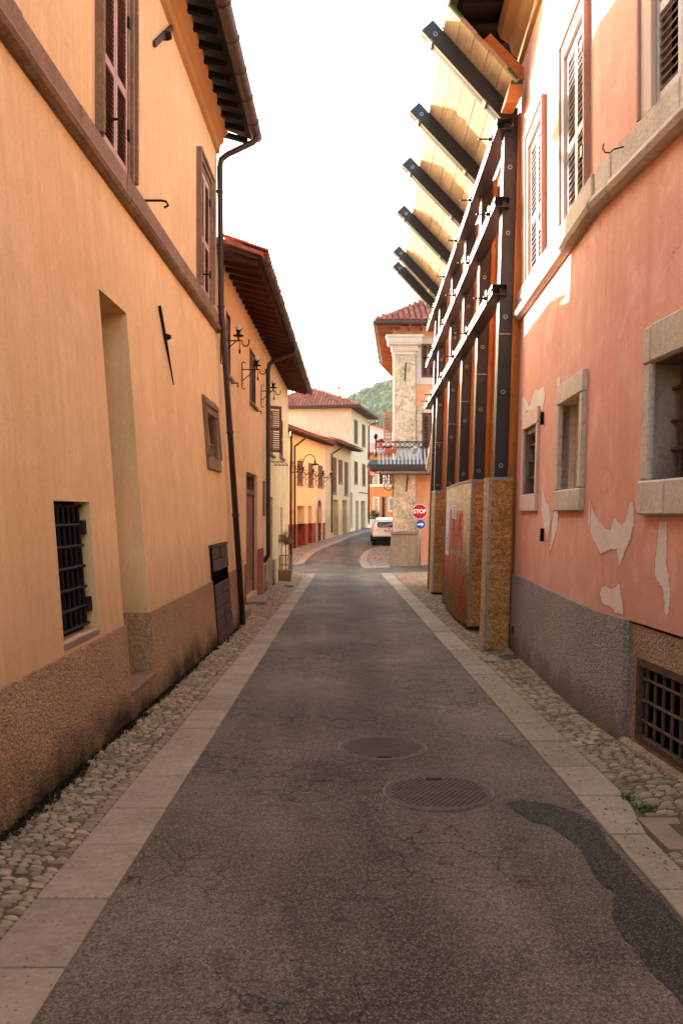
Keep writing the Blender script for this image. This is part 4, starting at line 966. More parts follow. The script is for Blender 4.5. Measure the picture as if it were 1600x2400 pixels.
# ================================================================== THE PROPPED HOUSE AND ITS SHORING
D1 = Wall((2.40, 10.45), (2.70, 22.0), -1); LD = D1.L
Dh = thing('propped_house', 'apricot house hidden behind the steel and timber shoring on the right', 'house', (2.7, 16, -.3))
m = MB(); m.sheet(D1, 0, LD, -.6, 6.85); shell(m, D1, 0, LD, -.6, 6.85, 7); m.build('wall', M['pink'], Dh)
MB().hexa([D1.P(0, 6.86, .0), D1.P(LD, 6.86, .0), D1.P(LD, 8.2, -5), D1.P(0, 8.2, -5), D1.P(0, 6.95, .0), D1.P(LD, 6.95, .0), D1.P(LD, 8.3, -5), D1.P(0, 8.3, -5)]).build('roof', M['tile'], Dh)

SH = thing('steel_shoring', 'black steel shoring with sloping plank canopy against the propped house', 'shoring', (2.2, 15, -.3))
PY = [10.55, 12.66, 14.59, 16.86, 19.43, 20.6]
PXr = [(1196.5, 241), (1129, 900), (1092.5, 900), (1060.5, 900), (1031, 957), (1017, 957)]
PX = [2.08, 2.15, 2.2, 2.27, 2.32, 2.36]                     # at mid height
WA_ = .082; LEAN = .03
def px_at(i, z): return PX[i] + LEAN * (z - 3.0)
BOLT = MB()
for k in range(14):
    a, b = 2 * math.pi * k / 14, 2 * math.pi * (k + 1) / 14
    for r0, r1, h0, h1 in ((.029, .029, 0, -.008), (.029, .017, -.008, -.008)):
        BOLT.poly((r0 * math.cos(a), h0, r0 * math.sin(a)), (r0 * math.cos(b), h0, r0 * math.sin(b)), (r1 * math.cos(b), h1, r1 * math.sin(b)), (r1 * math.cos(a), h1, r1 * math.sin(a)))
BOLT = BOLT.mesh('bolt', M['steel_edge'])
def channel(p0, p1, wv, nv, fl, th=.009):
    "a steel channel from p0 to p1: its web is 2*wv wide, its flanges run along nv for fl"
    w_ = wv.normalized(); m = MB()
    m.bar(p0 + nv * (th / 2), p1 + nv * (th / 2), wv, nv * (th / 2))
    for s in (-1, 1):
        c = wv * s - w_ * (s * th / 2); m.bar(p0 + c + nv * (th + (fl - th) / 2 + .0005), p1 + c + nv * (th + (fl - th) / 2 + .0005), w_ * (th / 2), nv * ((fl - th) / 2))
    return m
TOPZ = [6.86, 6.86, 6.86, 6.86, 6.86, 6.86]
for i, y in enumerate(PY):
    b0, b1 = V((px_at(i, -.25), y - .085, zc(y) + .04)), V((px_at(i, 6.8), y - .085, 6.82)); wv = V((WA_, 0, 0))
    post = channel(b0, b1, wv, V((0, 1, 0)), .075).build('post', M['steel'], SH)
    channel(b0 + V((0, .17, 0)), b1 + V((0, .17, 0)), wv, V((0, -1, 0)), .075).build('channel', M['steel'], post)
    for z in (2.2, 3.15, 4.12, 5.2, 6.05, 6.6): piece('bolt', BOLT, (px_at(i, z), y - .0855, z + .04 * (i % 3)), post)
    z = 3.9 - .16 * i
    MB().bar(V((px_at(i, z) - .1, y - .09, z)), V((px_at(i, z) + .09, y - .09, z - .005)), V((0, .003, 0)), V((0, 0, .006))).build('strap', M['steel_edge'], post)
    # timber packing between the post and the wall
    xw = D1.P(y - 10.45, 0, 0).x - .01; x = px_at(i, 3) + WA_ + .004; tot = xw - x; n = 3; r2 = random.Random(i + 20)
    cuts = [0] + sorted(r2.uniform(.25, .75) for _ in range(n - 1)) + [1]
    for k in range(n):
        xa, xb = x + tot * cuts[k] + .003, x + tot * cuts[k + 1] - .003; zs = [zc(y) + .1] + sorted(r2.uniform(2.2, 5.8) for _ in range(r2.choice((1, 2)))) + [6.75 - .1 * k]
        if xb - xa < .012: continue
        for za, zb in zip(zs, zs[1:]):
            sh0, sh1 = LEAN * (za - 3), LEAN * (zb - 3); ya, yb = y - .14 + r2.uniform(0, .04), y + .16; cap = min(1, .99)
            MB().hexa([(xa + sh0, ya, za), (min(xb + sh0, xw), ya, za), (min(xb + sh0, xw), yb, za), (xa + sh0, yb, za), (xa + sh1, ya, zb - .006), (min(xb + sh1, xw + .12), ya, zb - .006), (min(xb + sh1, xw + .12), yb, zb - .006), (xa + sh1, yb, zb - .006)]).build('packing_board', M['packing'], SH)
# horizontal walers: two flat channels one above the other, their webs down
for zi, zw in enumerate((6.50, 5.50, 4.38)):
    sl = LEAN * (zw - 4.38); a, b = V((2.02 + sl, 10.36, zw)), V((2.345 + sl, 22.0, zw)); dr = (b - a).normalized(); wv = V((dr.y, -dr.x, 0)) * .098
    wl = channel(a, b, wv, V((0, 0, 1)), .05).build('waler', M['steel'], SH)
    channel(a + V((0, 0, .135)), b + V((0, 0, .135)), wv, V((0, 0, -1)), .05).build('channel', M['steel'], wl)
    for i, y in enumerate(PY):
        t_ = (y + .25 - a.y) / (b.y - a.y); p = a.lerp(b, t_) - wv * 1.06
        MB().box(p.x - .012, p.x - .002, p.y - .05, p.y + .05, zw - .03, zw + .17).build('clamp_plate', M['steel'], wl)
        MB().tube([p + V((.1, 0, .068)), p + V((-.17, 0, .068))], .011, 6).build('tie_rod', M['steel'], wl)
        MB().lathe(p + V((-.012, 0, .068)), [(.028, 0), (.028, .03)], 6, (-1, 0, 0)).build('nut', M['steel'], wl)
# raking beams and the plank canopy
TIPX = [1.105, 1.13, 1.157, 1.225, 1.305, 1.366]
RK = []
for i, y in enumerate(PY):
    a, b = V((px_at(i, 6.8) - .03, y - .08, 6.72)), V((TIPX[i], y - .08, 7.89)); dr = (b - a).normalized(); up = V((0, -1, 0)).cross(dr)
    if up.z < 0: up = -up
    RK.append((a, b, dr, up))
    rb = channel(a, b, up * .1, V((0, 1, 0)), .075).build('raking_beam', M['steel'], SH)
    channel(a + V((0, .165, 0)), b + V((0, .165, 0)), up * .1, V((0, -1, 0)), .075).build('channel', M['steel'], rb)
    piece('bolt', BOLT, b - dr * .16 + V((0, -.001, 0)), rb)
    for f in (.22, .88): p = a.lerp(b, f) - up * .105; MB().bar(p + V((0, -.012, 0)), p + V((0, .175, 0)), dr * .028, up * .012).build('clamp_plate', M['steel_edge'], rb)
def on_rake(y, s, h):
    "a point on the canopy plane at depth y, s metres up the rake, h above it"
    y = min(max(y, 8), 23); k = 0
    for j in range(len(PY) - 1):
        if y >= PY[j]: k = j
    t_ = (y - PY[k]) / (PY[k + 1] - PY[k]); A_, B_ = RK[k], RK[k + 1]
    a = A_[0].lerp(B_[0], t_); dr = A_[2].lerp(B_[2], t_).normalized(); up = A_[3].lerp(B_[3], t_).normalized()
    q = a + dr * s + up * (h + .104); return V((q.x, y, q.z))
r2 = random.Random(9); wd = .255; s0 = .12
for k in range(5):
    sA = s0 + k * wd; ys = [9.97 + r2.uniform(-.01, .01), 14.68 if k % 2 else 12.74, 16.94, 19.5 if k % 2 else 20.95, 20.95]
    ys = sorted(set(ys))
    for ya, yb in zip(ys, ys[1:]):
        if k == 4 and ya > 19: continue
        mid = [ya] + [y for y in PY if ya + .05 < y < yb - .05] + [yb]; h = r2.uniform(0, .006); g = .005
        for qa, qb in zip(mid, mid[1:]):
            pass
        mb = MB(); base = 0
        for q in mid:
            mb.v += [on_rake(q, sA + g, h), on_rake(q, sA + wd - g, h), on_rake(q, sA + wd - g, h + .055), on_rake(q, sA + g, h + .055)]
        n = len(mid)
        for j in range(n - 1):
            for e_ in range(4): mb.f.append((j * 4 + e_, j * 4 + (e_ + 1) % 4, (j + 1) * 4 + (e_ + 1) % 4, (j + 1) * 4 + e_))
        mb.f += [(3, 2, 1, 0), tuple((n - 1) * 4 + e_ for e_ in range(4))]
        mb.build('plank', M['board'], SH)
# painted plank ends, plywood gusset and packing block at the near end of the canopy
for sA, ln in ((s0 + 4 * wd + .02, wd * .9), (s0 + .02, wd * .7)):
    q = MB(); q.hexa([on_rake(9.955, sA, .03), on_rake(9.955, sA + ln, .03), on_rake(9.963, sA + ln, .03), on_rake(9.963, sA, .03), on_rake(9.955, sA, .06), on_rake(9.955, sA + ln, .06), on_rake(9.963, sA + ln, .06), on_rake(9.963, sA, .06)]); q.build('paint_mark', M['green'], SH)
pl = [at(1197, 186, 10.06), at(1228, 186, 10.06), at(1227, 159, 10.06), at(1149, 78, 10.06), at(1121, 104, 10.06)]
MB().prism(pl, (0, .03, 0)).build('gusset_board', M['gusset'], SH)
pl = [at(1184, 238, 10.0), at(1212, 240, 10.0), at(1225, 215, 10.0), at(1226, 188, 10.0), at(1197, 188, 10.0)]
MB().prism(pl, (0, .3, 0)).build('packing_block', M['gusset'], SH, bevel=.006)
pl = [at(1198, 187, 9.99), at(1225, 187, 9.99), at(1225, 196, 9.99), at(1196, 197, 9.99)]; MB().prism(pl, (0, .008, 0)).build('paint_mark', M['green'], SH)
# loose props at the far end
MB().bar(V((2.36, 22.1, 2.75)), V((2.52, 22.1, 3.75)), V((.07, 0, -.01)), V((0, .03, 0))).build('packing_board', M['board'], SH)
MB().bar(V((2.34, 22.0, 2.72)), V((2.58, 22.0, 2.98)), V((.03, 0, -.03)), V((0, .1, 0))).build('packing_board', M['board'], SH)

# ---------------------------------------------------------------- strand-board boxes round the post feet
def osb_box(label, front, side, z1, name='board_box'):
    "front: base line facing the viewer (left, right); side: base line along the street from near to far"
    T = thing(name, label, 'board box', side[0], 'strand-board boxes round the shoring posts')
    def up(p, z): return V((p.x + LEAN * (z - p.z), p.y, z))
    def panel(a, b, mat, n='panel'):
        d = (b - a); nn = V((-d.y, d.x, 0)).normalized() * .018; return MB().hexa([a, b, b + nn, a + nn, up(a, z1), up(b, z1), up(b, z1) + nn, up(a, z1) + nn]).build(n, mat, T)
    panel(front[0], front[1], M['osb'])
    m = MB(); nn = V((.018, 0, 0))
    for p in side: m.v += [p, up(p, z1), up(p, z1) + nn, p + nn]
    for j in range(len(side) - 1):
        for e_ in range(4): m.f.append((j * 4 + e_, j * 4 + (e_ + 1) % 4, (j + 1) * 4 + (e_ + 1) % 4, (j + 1) * 4 + e_))
    m.build('side_panel', M['osb_pale'], T, smooth=len(side) > 2)
    l, r_ = side[-1], front[1]; MB().poly(l, V((r_.x, l.y, l.z)), up(V((r_.x, l.y, l.z)), z1), up(l, z1)).build('back_panel', M['osb'], T)
    a = side[0]; w_ = .035
    MB().hexa([a + V(q) for q in ((-.004, -.004, 0), (w_, -.004, 0), (w_, -.001, 0), (-.004, -.001, 0))] + [up(a, z1) + V(q) for q in ((-.004, -.004, .004), (w_, -.004, .004), (w_, -.001, .004), (-.004, -.001, .004))]).build('corner_trim', M['steel_edge'], T)
    MB().hexa([a + V(q) for q in ((-.004, -.004, 0), (-.001, -.004, 0), (-.001, w_, 0), (-.004, w_, 0))] + [up(a, z1) + V(q) for q in ((-.004, -.004, .003), (-.001, -.004, .003), (-.001, w_, .003), (-.004, w_, .003))]).build('corner_trim', M['steel_edge'], T)
    MB().bar(up(front[0], z1) + V((0, -.005, -.015)), up(front[1], z1) + V((0, -.005, -.015)), V((0, .002, 0)), V((0, 0, .02))).build('top_trim', M['steel_edge'], T)
    pts = [up(p, z1) for p in side]; m = MB()
    for p in pts: m.v += [p + V((-.006, 0, -.03)), p + V((-.002, 0, -.03)), p + V((-.002, 0, .006)), p + V((-.006, 0, .006))]
    for j in range(len(pts) - 1):
        for e_ in range(4): m.f.append((j * 4 + e_, j * 4 + (e_ + 1) % 4, (j + 1) * 4 + (e_ + 1) % 4, (j + 1) * 4 + e_))
    m.build('top_trim', M['steel_edge'], T)
    top = MB(); ps = [p + V((0, 0, -.02)) for p in pts] + [up(V((front[1].x, side[-1].y, side[-1].z)), z1) + V((0, 0, -.02)), up(front[1], z1) + V((0, 0, -.02))]
    for z in [a.z + .1 + k * (z1 - a.z - .2) / 6 for k in range(7)]:
        MB().lathe(up(a, z) + V((.018, -.006, 0)), [(.008, 0), (.006, .004)], 6, (0, -1, 0)).build('screw', M['iron'], T)
    return T, up
y1 = 10.33; zb = zc(y1) + .05
b1a, b1b = V((1134 - 800, 0, 0)).x / FPX * y1, (1190 - 800) / FPX * y1
osb_box('narrow strand-board box round the nearest post foot, beside the salmon wall', (V((b1a, y1, zb)), V((b1b, y1, zb))), [V((b1a, y1, zb)), V((b1a + .005, y1 + .4, zb))], 2.04)
side = [G(*p, .115) for p in ((1095, 1468), (1082, 1458.5), (1064.6, 1446), (1049, 1427), (1038, 1410.6))]
zmin = max(p.z for p in side)
f0 = side[0]; T2, up2 = osb_box('wide strand-board box with red graffiti and posters on its bulging side', (f0, V((f0.x + .42, f0.y, f0.z))), side, 2.09)
s3_ = [G(1012.7, 1388, .11), G(1004, 1382, .11)]
osb_box('strand-board box at the farthest posts near the stop sign', (s3_[0], V((s3_[0].x + .5, s3_[0].y, s3_[0].z))), s3_, 2.1)
# red graffiti sprayed along the bulging side: strokes that follow the board
lens = [0]
for p, q in zip(side, side[1:]): lens.append(lens[-1] + (q - p).length)
def on_side(s, z, off=.004):
    s = min(max(s, 0), lens[-1] - .001)
    for j in range(len(side) - 1):
        if lens[j] <= s <= lens[j + 1]:
            p = side[j].lerp(side[j + 1], (s - lens[j]) / (lens[j + 1] - lens[j])); break
    return up2(p, z) + V((-off, 0, 0))
GL = {'T': [[(0, 1), (1, 1)], [(.5, 1), (.5, 0)]], 'O': [[(.5, 1), (.1, .8), (0, .5), (.1, .2), (.5, 0), (.9, .2), (1, .5), (.9, .8), (.5, 1)]],
      'R': [[(0, 0), (0, 1), (.7, 1), (.9, .75), (.7, .5), (0, .5)], [(.4, .5), (1, 0)]], 'N': [[(0, 0), (0, 1), (1, 0), (1, 1)]], 'I': [[(.5, 0), (.5, 1)]],
      'A': [[(0, 0), (.5, 1), (1, 0)], [(.2, .4), (.8, .4)]], 'M': [[(0, 0), (0, 1), (.5, .4), (1, 1), (1, 0)]], 'E': [[(1, 1), (0, 1), (0, 0), (1, 0)], [(0, .5), (.7, .5)]],
      'S': [[(1, .85), (.6, 1), (.1, .85), (.1, .6), (.9, .4), (.9, .15), (.5, 0), (0, .15)]], 'L': [[(0, 1), (0, 0), (1, 0)]], 'X': [[(0, 1), (1, 0)], [(0, 0), (1, 1)]], 'V': [[(0, 1), (.5, 0), (1, 1)]]}
def spray(text, s0_, s1_, zt, zb_):
    "text runs from far to near as one reads it from the street"
    n = len(text); w_ = (s1_ - s0_) / n; root = None
    for i, ch in enumerate(text):
        if ch == ' ': continue
        for st in GL[ch]:
            pts = []
            for (x1, y1_), (x2, y2_) in zip(st, st[1:]):
                for k in range(5): t_ = k / 5; pts.append((x1 + (x2 - x1) * t_, y1_ + (y2_ - y1_) * t_))
            pts.append(st[-1]); q = [on_side(s0_ + w_ * (i + .12 + .76 * x), zb_ + (zt - zb_) * y_ + R.uniform(-.006, .006)) for x, y_ in pts]
            m = MB()
            for a, b in zip(q, q[1:]):
                d = (b - a); nn = d.cross(V((1, 0, 0))); nn = (nn.normalized() if nn.length > 1e-6 else V((0, 0, 1))) * .024
                m.poly(a - nn, b - nn, b + nn, a + nn)
            m.build('graffiti_stroke', M['graffiti'], T2)
Lb = lens[-1]
fs = lambda px: min(range(200), key=lambda k: abs(800 + FPX * on_side(Lb * k / 199, 1.0).x / on_side(Lb * k / 199, 1.0).y - px)) * Lb / 199
spray('TORNIAMO', fs(1053), fs(1083), 1.62, .95); spray('RESTO SOLO', fs(1038), fs(1082), .88, .35); spray('X', fs(1084), fs(1090), .62, .42); spray('VIVA', fs(1078), fs(1094), .28, -.06)
# posters
def poster(name, sa, sb, za, zb_, label, lines):
    n = 4; T = thing(name, label, 'poster', on_side((sa + sb) / 2, zb_)); m = MB()
    for k in range(n):
        a, b = sa + (sb - sa) * k / n, sa + (sb - sa) * (k + 1) / n; m.poly(on_side(a, zb_, .006), on_side(b, zb_, .006), on_side(b, za, .006), on_side(a, za, .006))
    m.build('sheet', M['paper'], T)
    for (f0_, f1_, g0, g1) in lines: m = MB().poly(on_side(sa + (sb - sa) * f0_, zb_ + (za - zb_) * g0, .008), on_side(sa + (sb - sa) * f1_, zb_ + (za - zb_) * g0, .008), on_side(sa + (sb - sa) * f1_, zb_ + (za - zb_) * g1, .008), on_side(sa + (sb - sa) * f0_, zb_ + (za - zb_) * g1, .008)); m.build('print_line', M['ink'], T)
poster('poster', fs(1051), fs(1044.5), 1.78, .78, 'tall white paper poster on the graffitied board box', [(.15, .85, .1 + .05 * k, .12 + .05 * k) for k in range(5)] + [(.2, .4, .3, .42)])
poster('notice', fs(1066), fs(1057), 1.72, 1.48, 'small white notice right of the tall poster on the board box', [(.2, .6, .15 + .2 * k, .25 + .2 * k) for k in range(4)])
# ================================================================== HOUSES BEYOND THE CROSSING
def hole(W, x0, x1, y0, y1):
    ua, za = W.px(x0, y0); ub, zb = W.px(x1, y0); _, zc_ = W.px((x0 + x1) / 2, y1); _, zt = W.px((x0 + x1) / 2, y0); u0, u1 = sorted((ua, ub)); return [u0, u1, zc_, zt]
def leaf_pair(T, W, h, mat, d=.01, n=14):
    a, b, c, e = h; md = (a + b) / 2
    for q0, q1 in ((a, md - .008), (md + .008, b)): shutter(T, W, q0, q1, c, e, d, mat, mat, (e - c) / n, (c + e) / 2, st=.05, slats=False); 
    fill(T, W, (a + .03, b - .03, c + .05, e - .05), d + .012, mat, 'louvre_panel')
EW = Wall((-4.565, 33.5), (-1.0, 49.5), 1); FW = Wall((-1.0, 49.55), (.62, 57.1), 1); GW = Wall((.63, 57.12), (2.06, 63.8), 1)  # orange yellow house: unseen near end lengthened to block sun on the crossing
E = thing('orange_yellow_house', 'bright orange yellow house with oxblood base and arched door beyond the crossing', 'house', (-2, 45, -.2))
ew = [hole(EW, 696.5, 708.4, 1080, 1134), hole(EW, 722.4, 732.3, 1085.6, 1138), hole(EW, 745, 754.7, 1091, 1140.5)]
ed = [hole(EW, 696, 714, 1186, 1277), hole(EW, 722.4, 730.9, 1186, 1271.5)]; ea = hole(EW, 741.4, 752, 1172, 1268)
for h in ed: h[2] = zc(45) + .05
m = MB(); m.sheet(EW, 0, EW.L, .95, 5.75, ed + [ea]); [m.reveal(EW, (h[0], h[1], .95, h[3]), .35) for h in ed + [ea]]; shell(m, EW, 0, EW.L, -1, 5.75, 6); m.build('wall', M['bright_yellow'], E)
m = MB(); m.sheet(EW, 0, EW.L, -1, .95, ed + [ea], .01); [m.reveal(EW, (h[0], h[1], -.6, .95), .35, .01) for h in ed + [ea]]; m.build('base_course', M['red_plinth'], E)
for h in ed:
    fill(E, EW, (h[0], h[1], .95, h[3]), -.34, M['yellow'], 'door'); fill(E, EW, (h[0], h[1], -.6, .95), -.335, M['red_plinth'], 'door')
a, b, c, e = ea; cu = (a + b) / 2; rr_ = (b - a) / 2
MB().wbox(EW, a - .02, b + .02, c, e, -.2, -.15).build('door', M['brown_stone'], E)
ar = [EW.P(cu + (rr_ + .0) * math.cos(rad(t_)), e - rr_ * 1.3 + rr_ * 1.3 * math.sin(rad(t_)), 0) for t_ in range(0, 181, 15)]
ao = [EW.P(cu + (rr_ + .17) * math.cos(rad(t_)), e - rr_ * 1.3 + (rr_ * 1.3 + .2) * math.sin(rad(t_)), 0) for t_ in range(0, 181, 15)]
m = MB()
for i in range(len(ar) - 1): m.prism([ar[i], ar[i + 1], ao[i + 1], ao[i]], EW.n * .05)
m.build('arch', M['stone'], E)
m = MB()
for i in range(len(ar) - 1):
    z_ = EW.P(a if i >= 6 else b, e + .01, 0); m.poly(ar[i] + EW.n * .004, ar[i + 1] + EW.n * .004, z_ + EW.n * .004)
m.build('arch_spandrel', M['bright_yellow'], E)
for q0, q1 in ((a - .17, a), (b, b + .17)): MB().wbox(EW, q0, q1, c - .2, e - rr_ * 1.3, 0, .05).build('jamb', M['stone'], E)
for h in ew:
    leaf_pair(E, EW, h, M['brown_shutter']); MB().wbox(EW, h[0] - .1, h[1] + .1, h[2] - .09, h[2] - .02, 0, .09).build('sill', M['slab'], E)
eaves(E, EW, 0, EW.L + .1, 5.72, .55, 5.6, M['eaves_wood'], .6, ridge=4, slope=.3, tiles=2, gr=.07)
def wall_pipe(T, W, u, z0, z1, ov, r=.05):
    p = W.P(u, z1 + .05, ov); q = W.P(u - .25, z1 - .55, .09); downpipe(T, [p, p + V((0, 0, -.12)), q + W.n * .15 + V((0, 0, .1)), q, q + V((0, 0, -.2)), W.P(u - .25, z0, .09)], r, M['pipe'])
wall_pipe(E, EW, EW.px(690, 1030)[0], -.3, 5.6, .66)

Fh = thing('beige_house', 'beige two storey house with brown shutters right of the orange yellow house', 'house', (0, 53, 0))
fw = [hole(FW, 779, 787, 1072, 1155), hole(FW, 793, 801, 1078, 1130), hole(FW, 807, 814, 1083, 1158)]; fd = [hole(FW, 780.7, 792.6, 1171, 1255), hole(FW, 802, 812.7, 1172, 1252.5)]
m = MB(); m.sheet(FW, 0, FW.L, -.4, 5.95, fd); [m.reveal(FW, h, .4) for h in fd]; shell(m, FW, 0, FW.L, -.4, 5.95, 6); m.build('wall', M['beige'], Fh)
for h in fd: fill(Fh, FW, h, -.38, M['pilaster_low'], 'door')
for h in fw: leaf_pair(Fh, FW, h, M['brown_shutter']); MB().wbox(FW, h[0] - .06, h[1] + .06, h[2] - .14, h[2] - .02, 0, .06).build('sill', M['slab'], Fh)
eaves(Fh, FW, .1, FW.L + .35, 5.95, .7, 5.8, M['eaves_wood'], .6, ridge=4, slope=.3, tiles=2, gr=.07)
wall_pipe(Fh, FW, FW.px(775, 1050)[0] + .2, .3, 5.8, .8)

Gh = thing('cream_house', 'tall cream house with hipped tile roof behind the beige house', 'house', (0, 60, .3))
gw_ = [hole(GW, 829.4, 836.8, 984.7, 1036), hole(GW, 848, 854.6, 995, 1044), hole(GW, 830, 837, 1082, 1132), hole(GW, 848.4, 854.7, 1087.7, 1136)]
gd_ = [hole(GW, 820.6, 825.5, 1155, 1238.5), hole(GW, 833, 840, 1174, 1243), hole(GW, 846, 855.4, 1174, 1240)]
m = MB(); m.sheet(GW, 0, GW.L, -.4, 9.05, gd_); [m.reveal(GW, h, .3) for h in gd_]
c0, c1 = GW.P(0, 0, 0), GW.P(GW.L, 0, 0); q0, q1 = V((-6.0, 58.0, 0)), V((-4.6, 65.2, 0))
for a, b in ((c0, q0), (q0, q1), (q1, c1)): m.poly(a + V((0, 0, -.4)), b + V((0, 0, -.4)), b + V((0, 0, 9.05)), a + V((0, 0, 9.05)))
m.build('wall', M['cream'], Gh)
for h in gd_: fill(Gh, GW, h, -.28, M['void'], 'doorway')
for h in gw_: leaf_pair(Gh, GW, h, M['brown_shutter']); MB().wbox(GW, h[0] - .06, h[1] + .06, h[2] - .12, h[2] - .02, 0, .06).build('sill', M['slab'], Gh)
MB().wbox(GW, 3.2, GW.L - .05, 3.02, 3.1, 0, .05).build('string_course', M['slab'], Gh)
zE = 9.05; ov = .75; dd = (c1 - c0).normalized(); nn = GW.n; pd = -nn
k0 = c0 + nn * ov - dd * .5; k1 = c1 + nn * ov + dd * .55; k2 = q1 - nn * .5 + dd * .5; k3 = q0 - nn * .5 - dd * .5
up_ = lambda p, z: V((p.x, p.y, z)); r0 = up_((k0 + k3) / 2 + dd * 2.6, zE + 1.55); r1 = up_((k1 + k2) / 2 - dd * 2.6, zE + 1.55)
K_ = [up_(k, zE) for k in (k0, k1, k2, k3)]
m = MB(); m.poly(K_[0], K_[1], r1, r0); m.poly(K_[1], K_[2], r1); m.poly(K_[2], K_[3], r0, r1); m.poly(K_[3], K_[0], r0); lo = [k - V((0, 0, .12)) for k in K_]
m.poly(*lo); [m.poly(K_[i], K_[(i + 1) % 4], lo[(i + 1) % 4], lo[i]) for i in range(4)]; m.build('roof', M['tile'], Gh)
MB().poly(*[k - V((0, 0, .125)) for k in K_]).build('soffit_boards', M['eaves_wood'], Gh)
# tiles on the hip side that faces the street's length, and on the front
def hip_tiles(T, a, b, r, pitch=.23, row=.38, single=300, r_=.1):
    ud = (b - a).normalized(); L = (b - a).length; foot = a + ud * (r - a).dot(ud); up = (r - foot).normalized(); H = (r - foot).length; s_ = (foot - a).length
    tile_rows(T, a, ud, up, int(L / pitch), int(H / row) + 1, single, pitch, row, lambda x, y: y < H and x > y / H * s_ and x < L - y / H * (L - s_), r=r_)
hip_tiles(Gh, K_[3], K_[0], r0, single=300)
hip_tiles(Gh, K_[0], K_[1], r1, single=0)
def ridge(T, a, b, r_=.11, L=.42):
    n = max(1, int((b - a).length / L)); d_ = (b - a) / n
    me = MB().tube([V((0, 0, 0)), d_ * 1.08], [r_, r_ * .85], 10).mesh('ridge_tile', M['tile'], smooth=True)
    for k in range(n): piece('ridge_tile', me, a + d_ * k + V((0, 0, .04)), T)
for a, b in ((K_[0], r0), (K_[3], r0), (K_[1], r1), (r0, r1)): ridge(Gh, a, b)

MB().tube([K_[0] + V((0, 0, -.02)), K_[1] + V((0, 0, -.02))], .08, 8).build('gutter', M['gutter'], Gh); MB().tube([K_[3] + V((0, 0, -.02)), K_[0] + V((0, 0, -.02))], .08, 8).build('gutter', M['gutter'], Gh)
pp = GW.P(GW.L - .05, 8.35, .1); downpipe(Gh, [K_[1] - V((0, 0, .1)), K_[1] - V((.05, 0, .35)), pp + nn * .25 + V((0, 0, .15)), pp, GW.P(GW.L - .05, .7, .1)], .055, M['pipe'])
ch = at(794, 930, 59.5); MB().tube([ch - V((0, 0, .6)), ch + V((0, 0, .65))], .1, 8).build('chimney', M['lavender'], Gh); MB().lathe(ch + V((0, 0, .65)), [(.15, 0), (.15, .08), (.05, .14)], 8).build('chimney_cap', M['slab'], Gh)

Lh = thing('grey_house', 'pale grey house end showing below the wooded hill', 'house', (5, 86, .4))
m = MB(); a, b = at(858, 993, 85), at(935, 1032, 85); m.prism([V((2.4, 85, .2)), V((9, 85, .2)), V((9, 85, 8.6)), V((5.3, 85, 10.0)), V((2.4, 85, 11.1))], (0, 8, 0)); m.build('wall', M['lavender'], Lh)
MB().prism([V((2.2, 84.7, 11.05)), V((5.3, 84.7, 10.05)), V((9.2, 84.7, 8.6)), V((9.2, 84.7, 8.75)), V((5.3, 84.7, 10.2)), V((2.2, 84.7, 11.2))], (0, 8.6, 0)).build('roof', M['tile'], Lh)

HW = Wall((2.15, 72.3), (13, 70.6), 1)
Hh = thing('orange_house', 'vivid orange house with white band facing up the street behind the parked car', 'house', (4, 72, .4))
hw = [hole(HW, 876.5, 885.4, 1167.7, 1196), hole(HW, 912.5, 921, 1168, 1196)]; hu = [hole(HW, 876, 885.5, 1113, 1135), hole(HW, 900, 909, 1113, 1135)]; hd = hole(HW, 895, 901.5, 1165.5, 1230)
m = MB(); m.sheet(HW, 0, HW.L, -.2, 6.7, hw + hu + [hd]); [m.reveal(HW, h, .2) for h in hw + hu + [hd]]; shell(m, HW, 0, HW.L, -.2, 6.7, 7); m.build('wall', M['orange'], Hh)
for h in hw + hu: frame_parts(Hh, HW, h, .12, M['cream_trim'], -.05, .03, bevel=0); fill(Hh, HW, h, -.15, M['glass'])
fill(Hh, HW, hd, -.18, M['old_wood'], 'door'); frame_parts(Hh, HW, hd, .1, M['slab'], -.05, .03, wb=0, bevel=0)
zb_ = HW.px(880, 1138)[1]; MB().wbox(HW, 0, HW.L, zb_ - .13, zb_ + .13, 0, .06).build('string_course', M['moulding'], Hh)
zb_ = HW.px(880, 1211)[1]; m = MB(); m.sheet(HW, 0, HW.L, -.3, zb_, [hd], .03); m.build('base_course', M['lavender'], Hh)
for h in hu:
    for q0, q1 in ((h[0] - .42, h[0] - .13), (h[1] + .13, h[1] + .42)): MB().wbox(HW, q0, q1, h[2], h[3], .01, .05).build('shutter', M['brown_shutter'], Hh)
eaves(Hh, HW, -.3, HW.L, 6.7, .6, 6.55, M['eaves_wood'], .6, ridge=4, slope=.3, tiles=2)
solo('roadside_bush', tufts([(2.9 + R.gauss(0, .2), 71.4, .9 + R.random() * .8, 4) for _ in range(14)], None, '', '', '', hmax=.09, nb=10, wd=.012), M['leaf'], 'green climber beside the door of the vivid orange house', 'shrub')

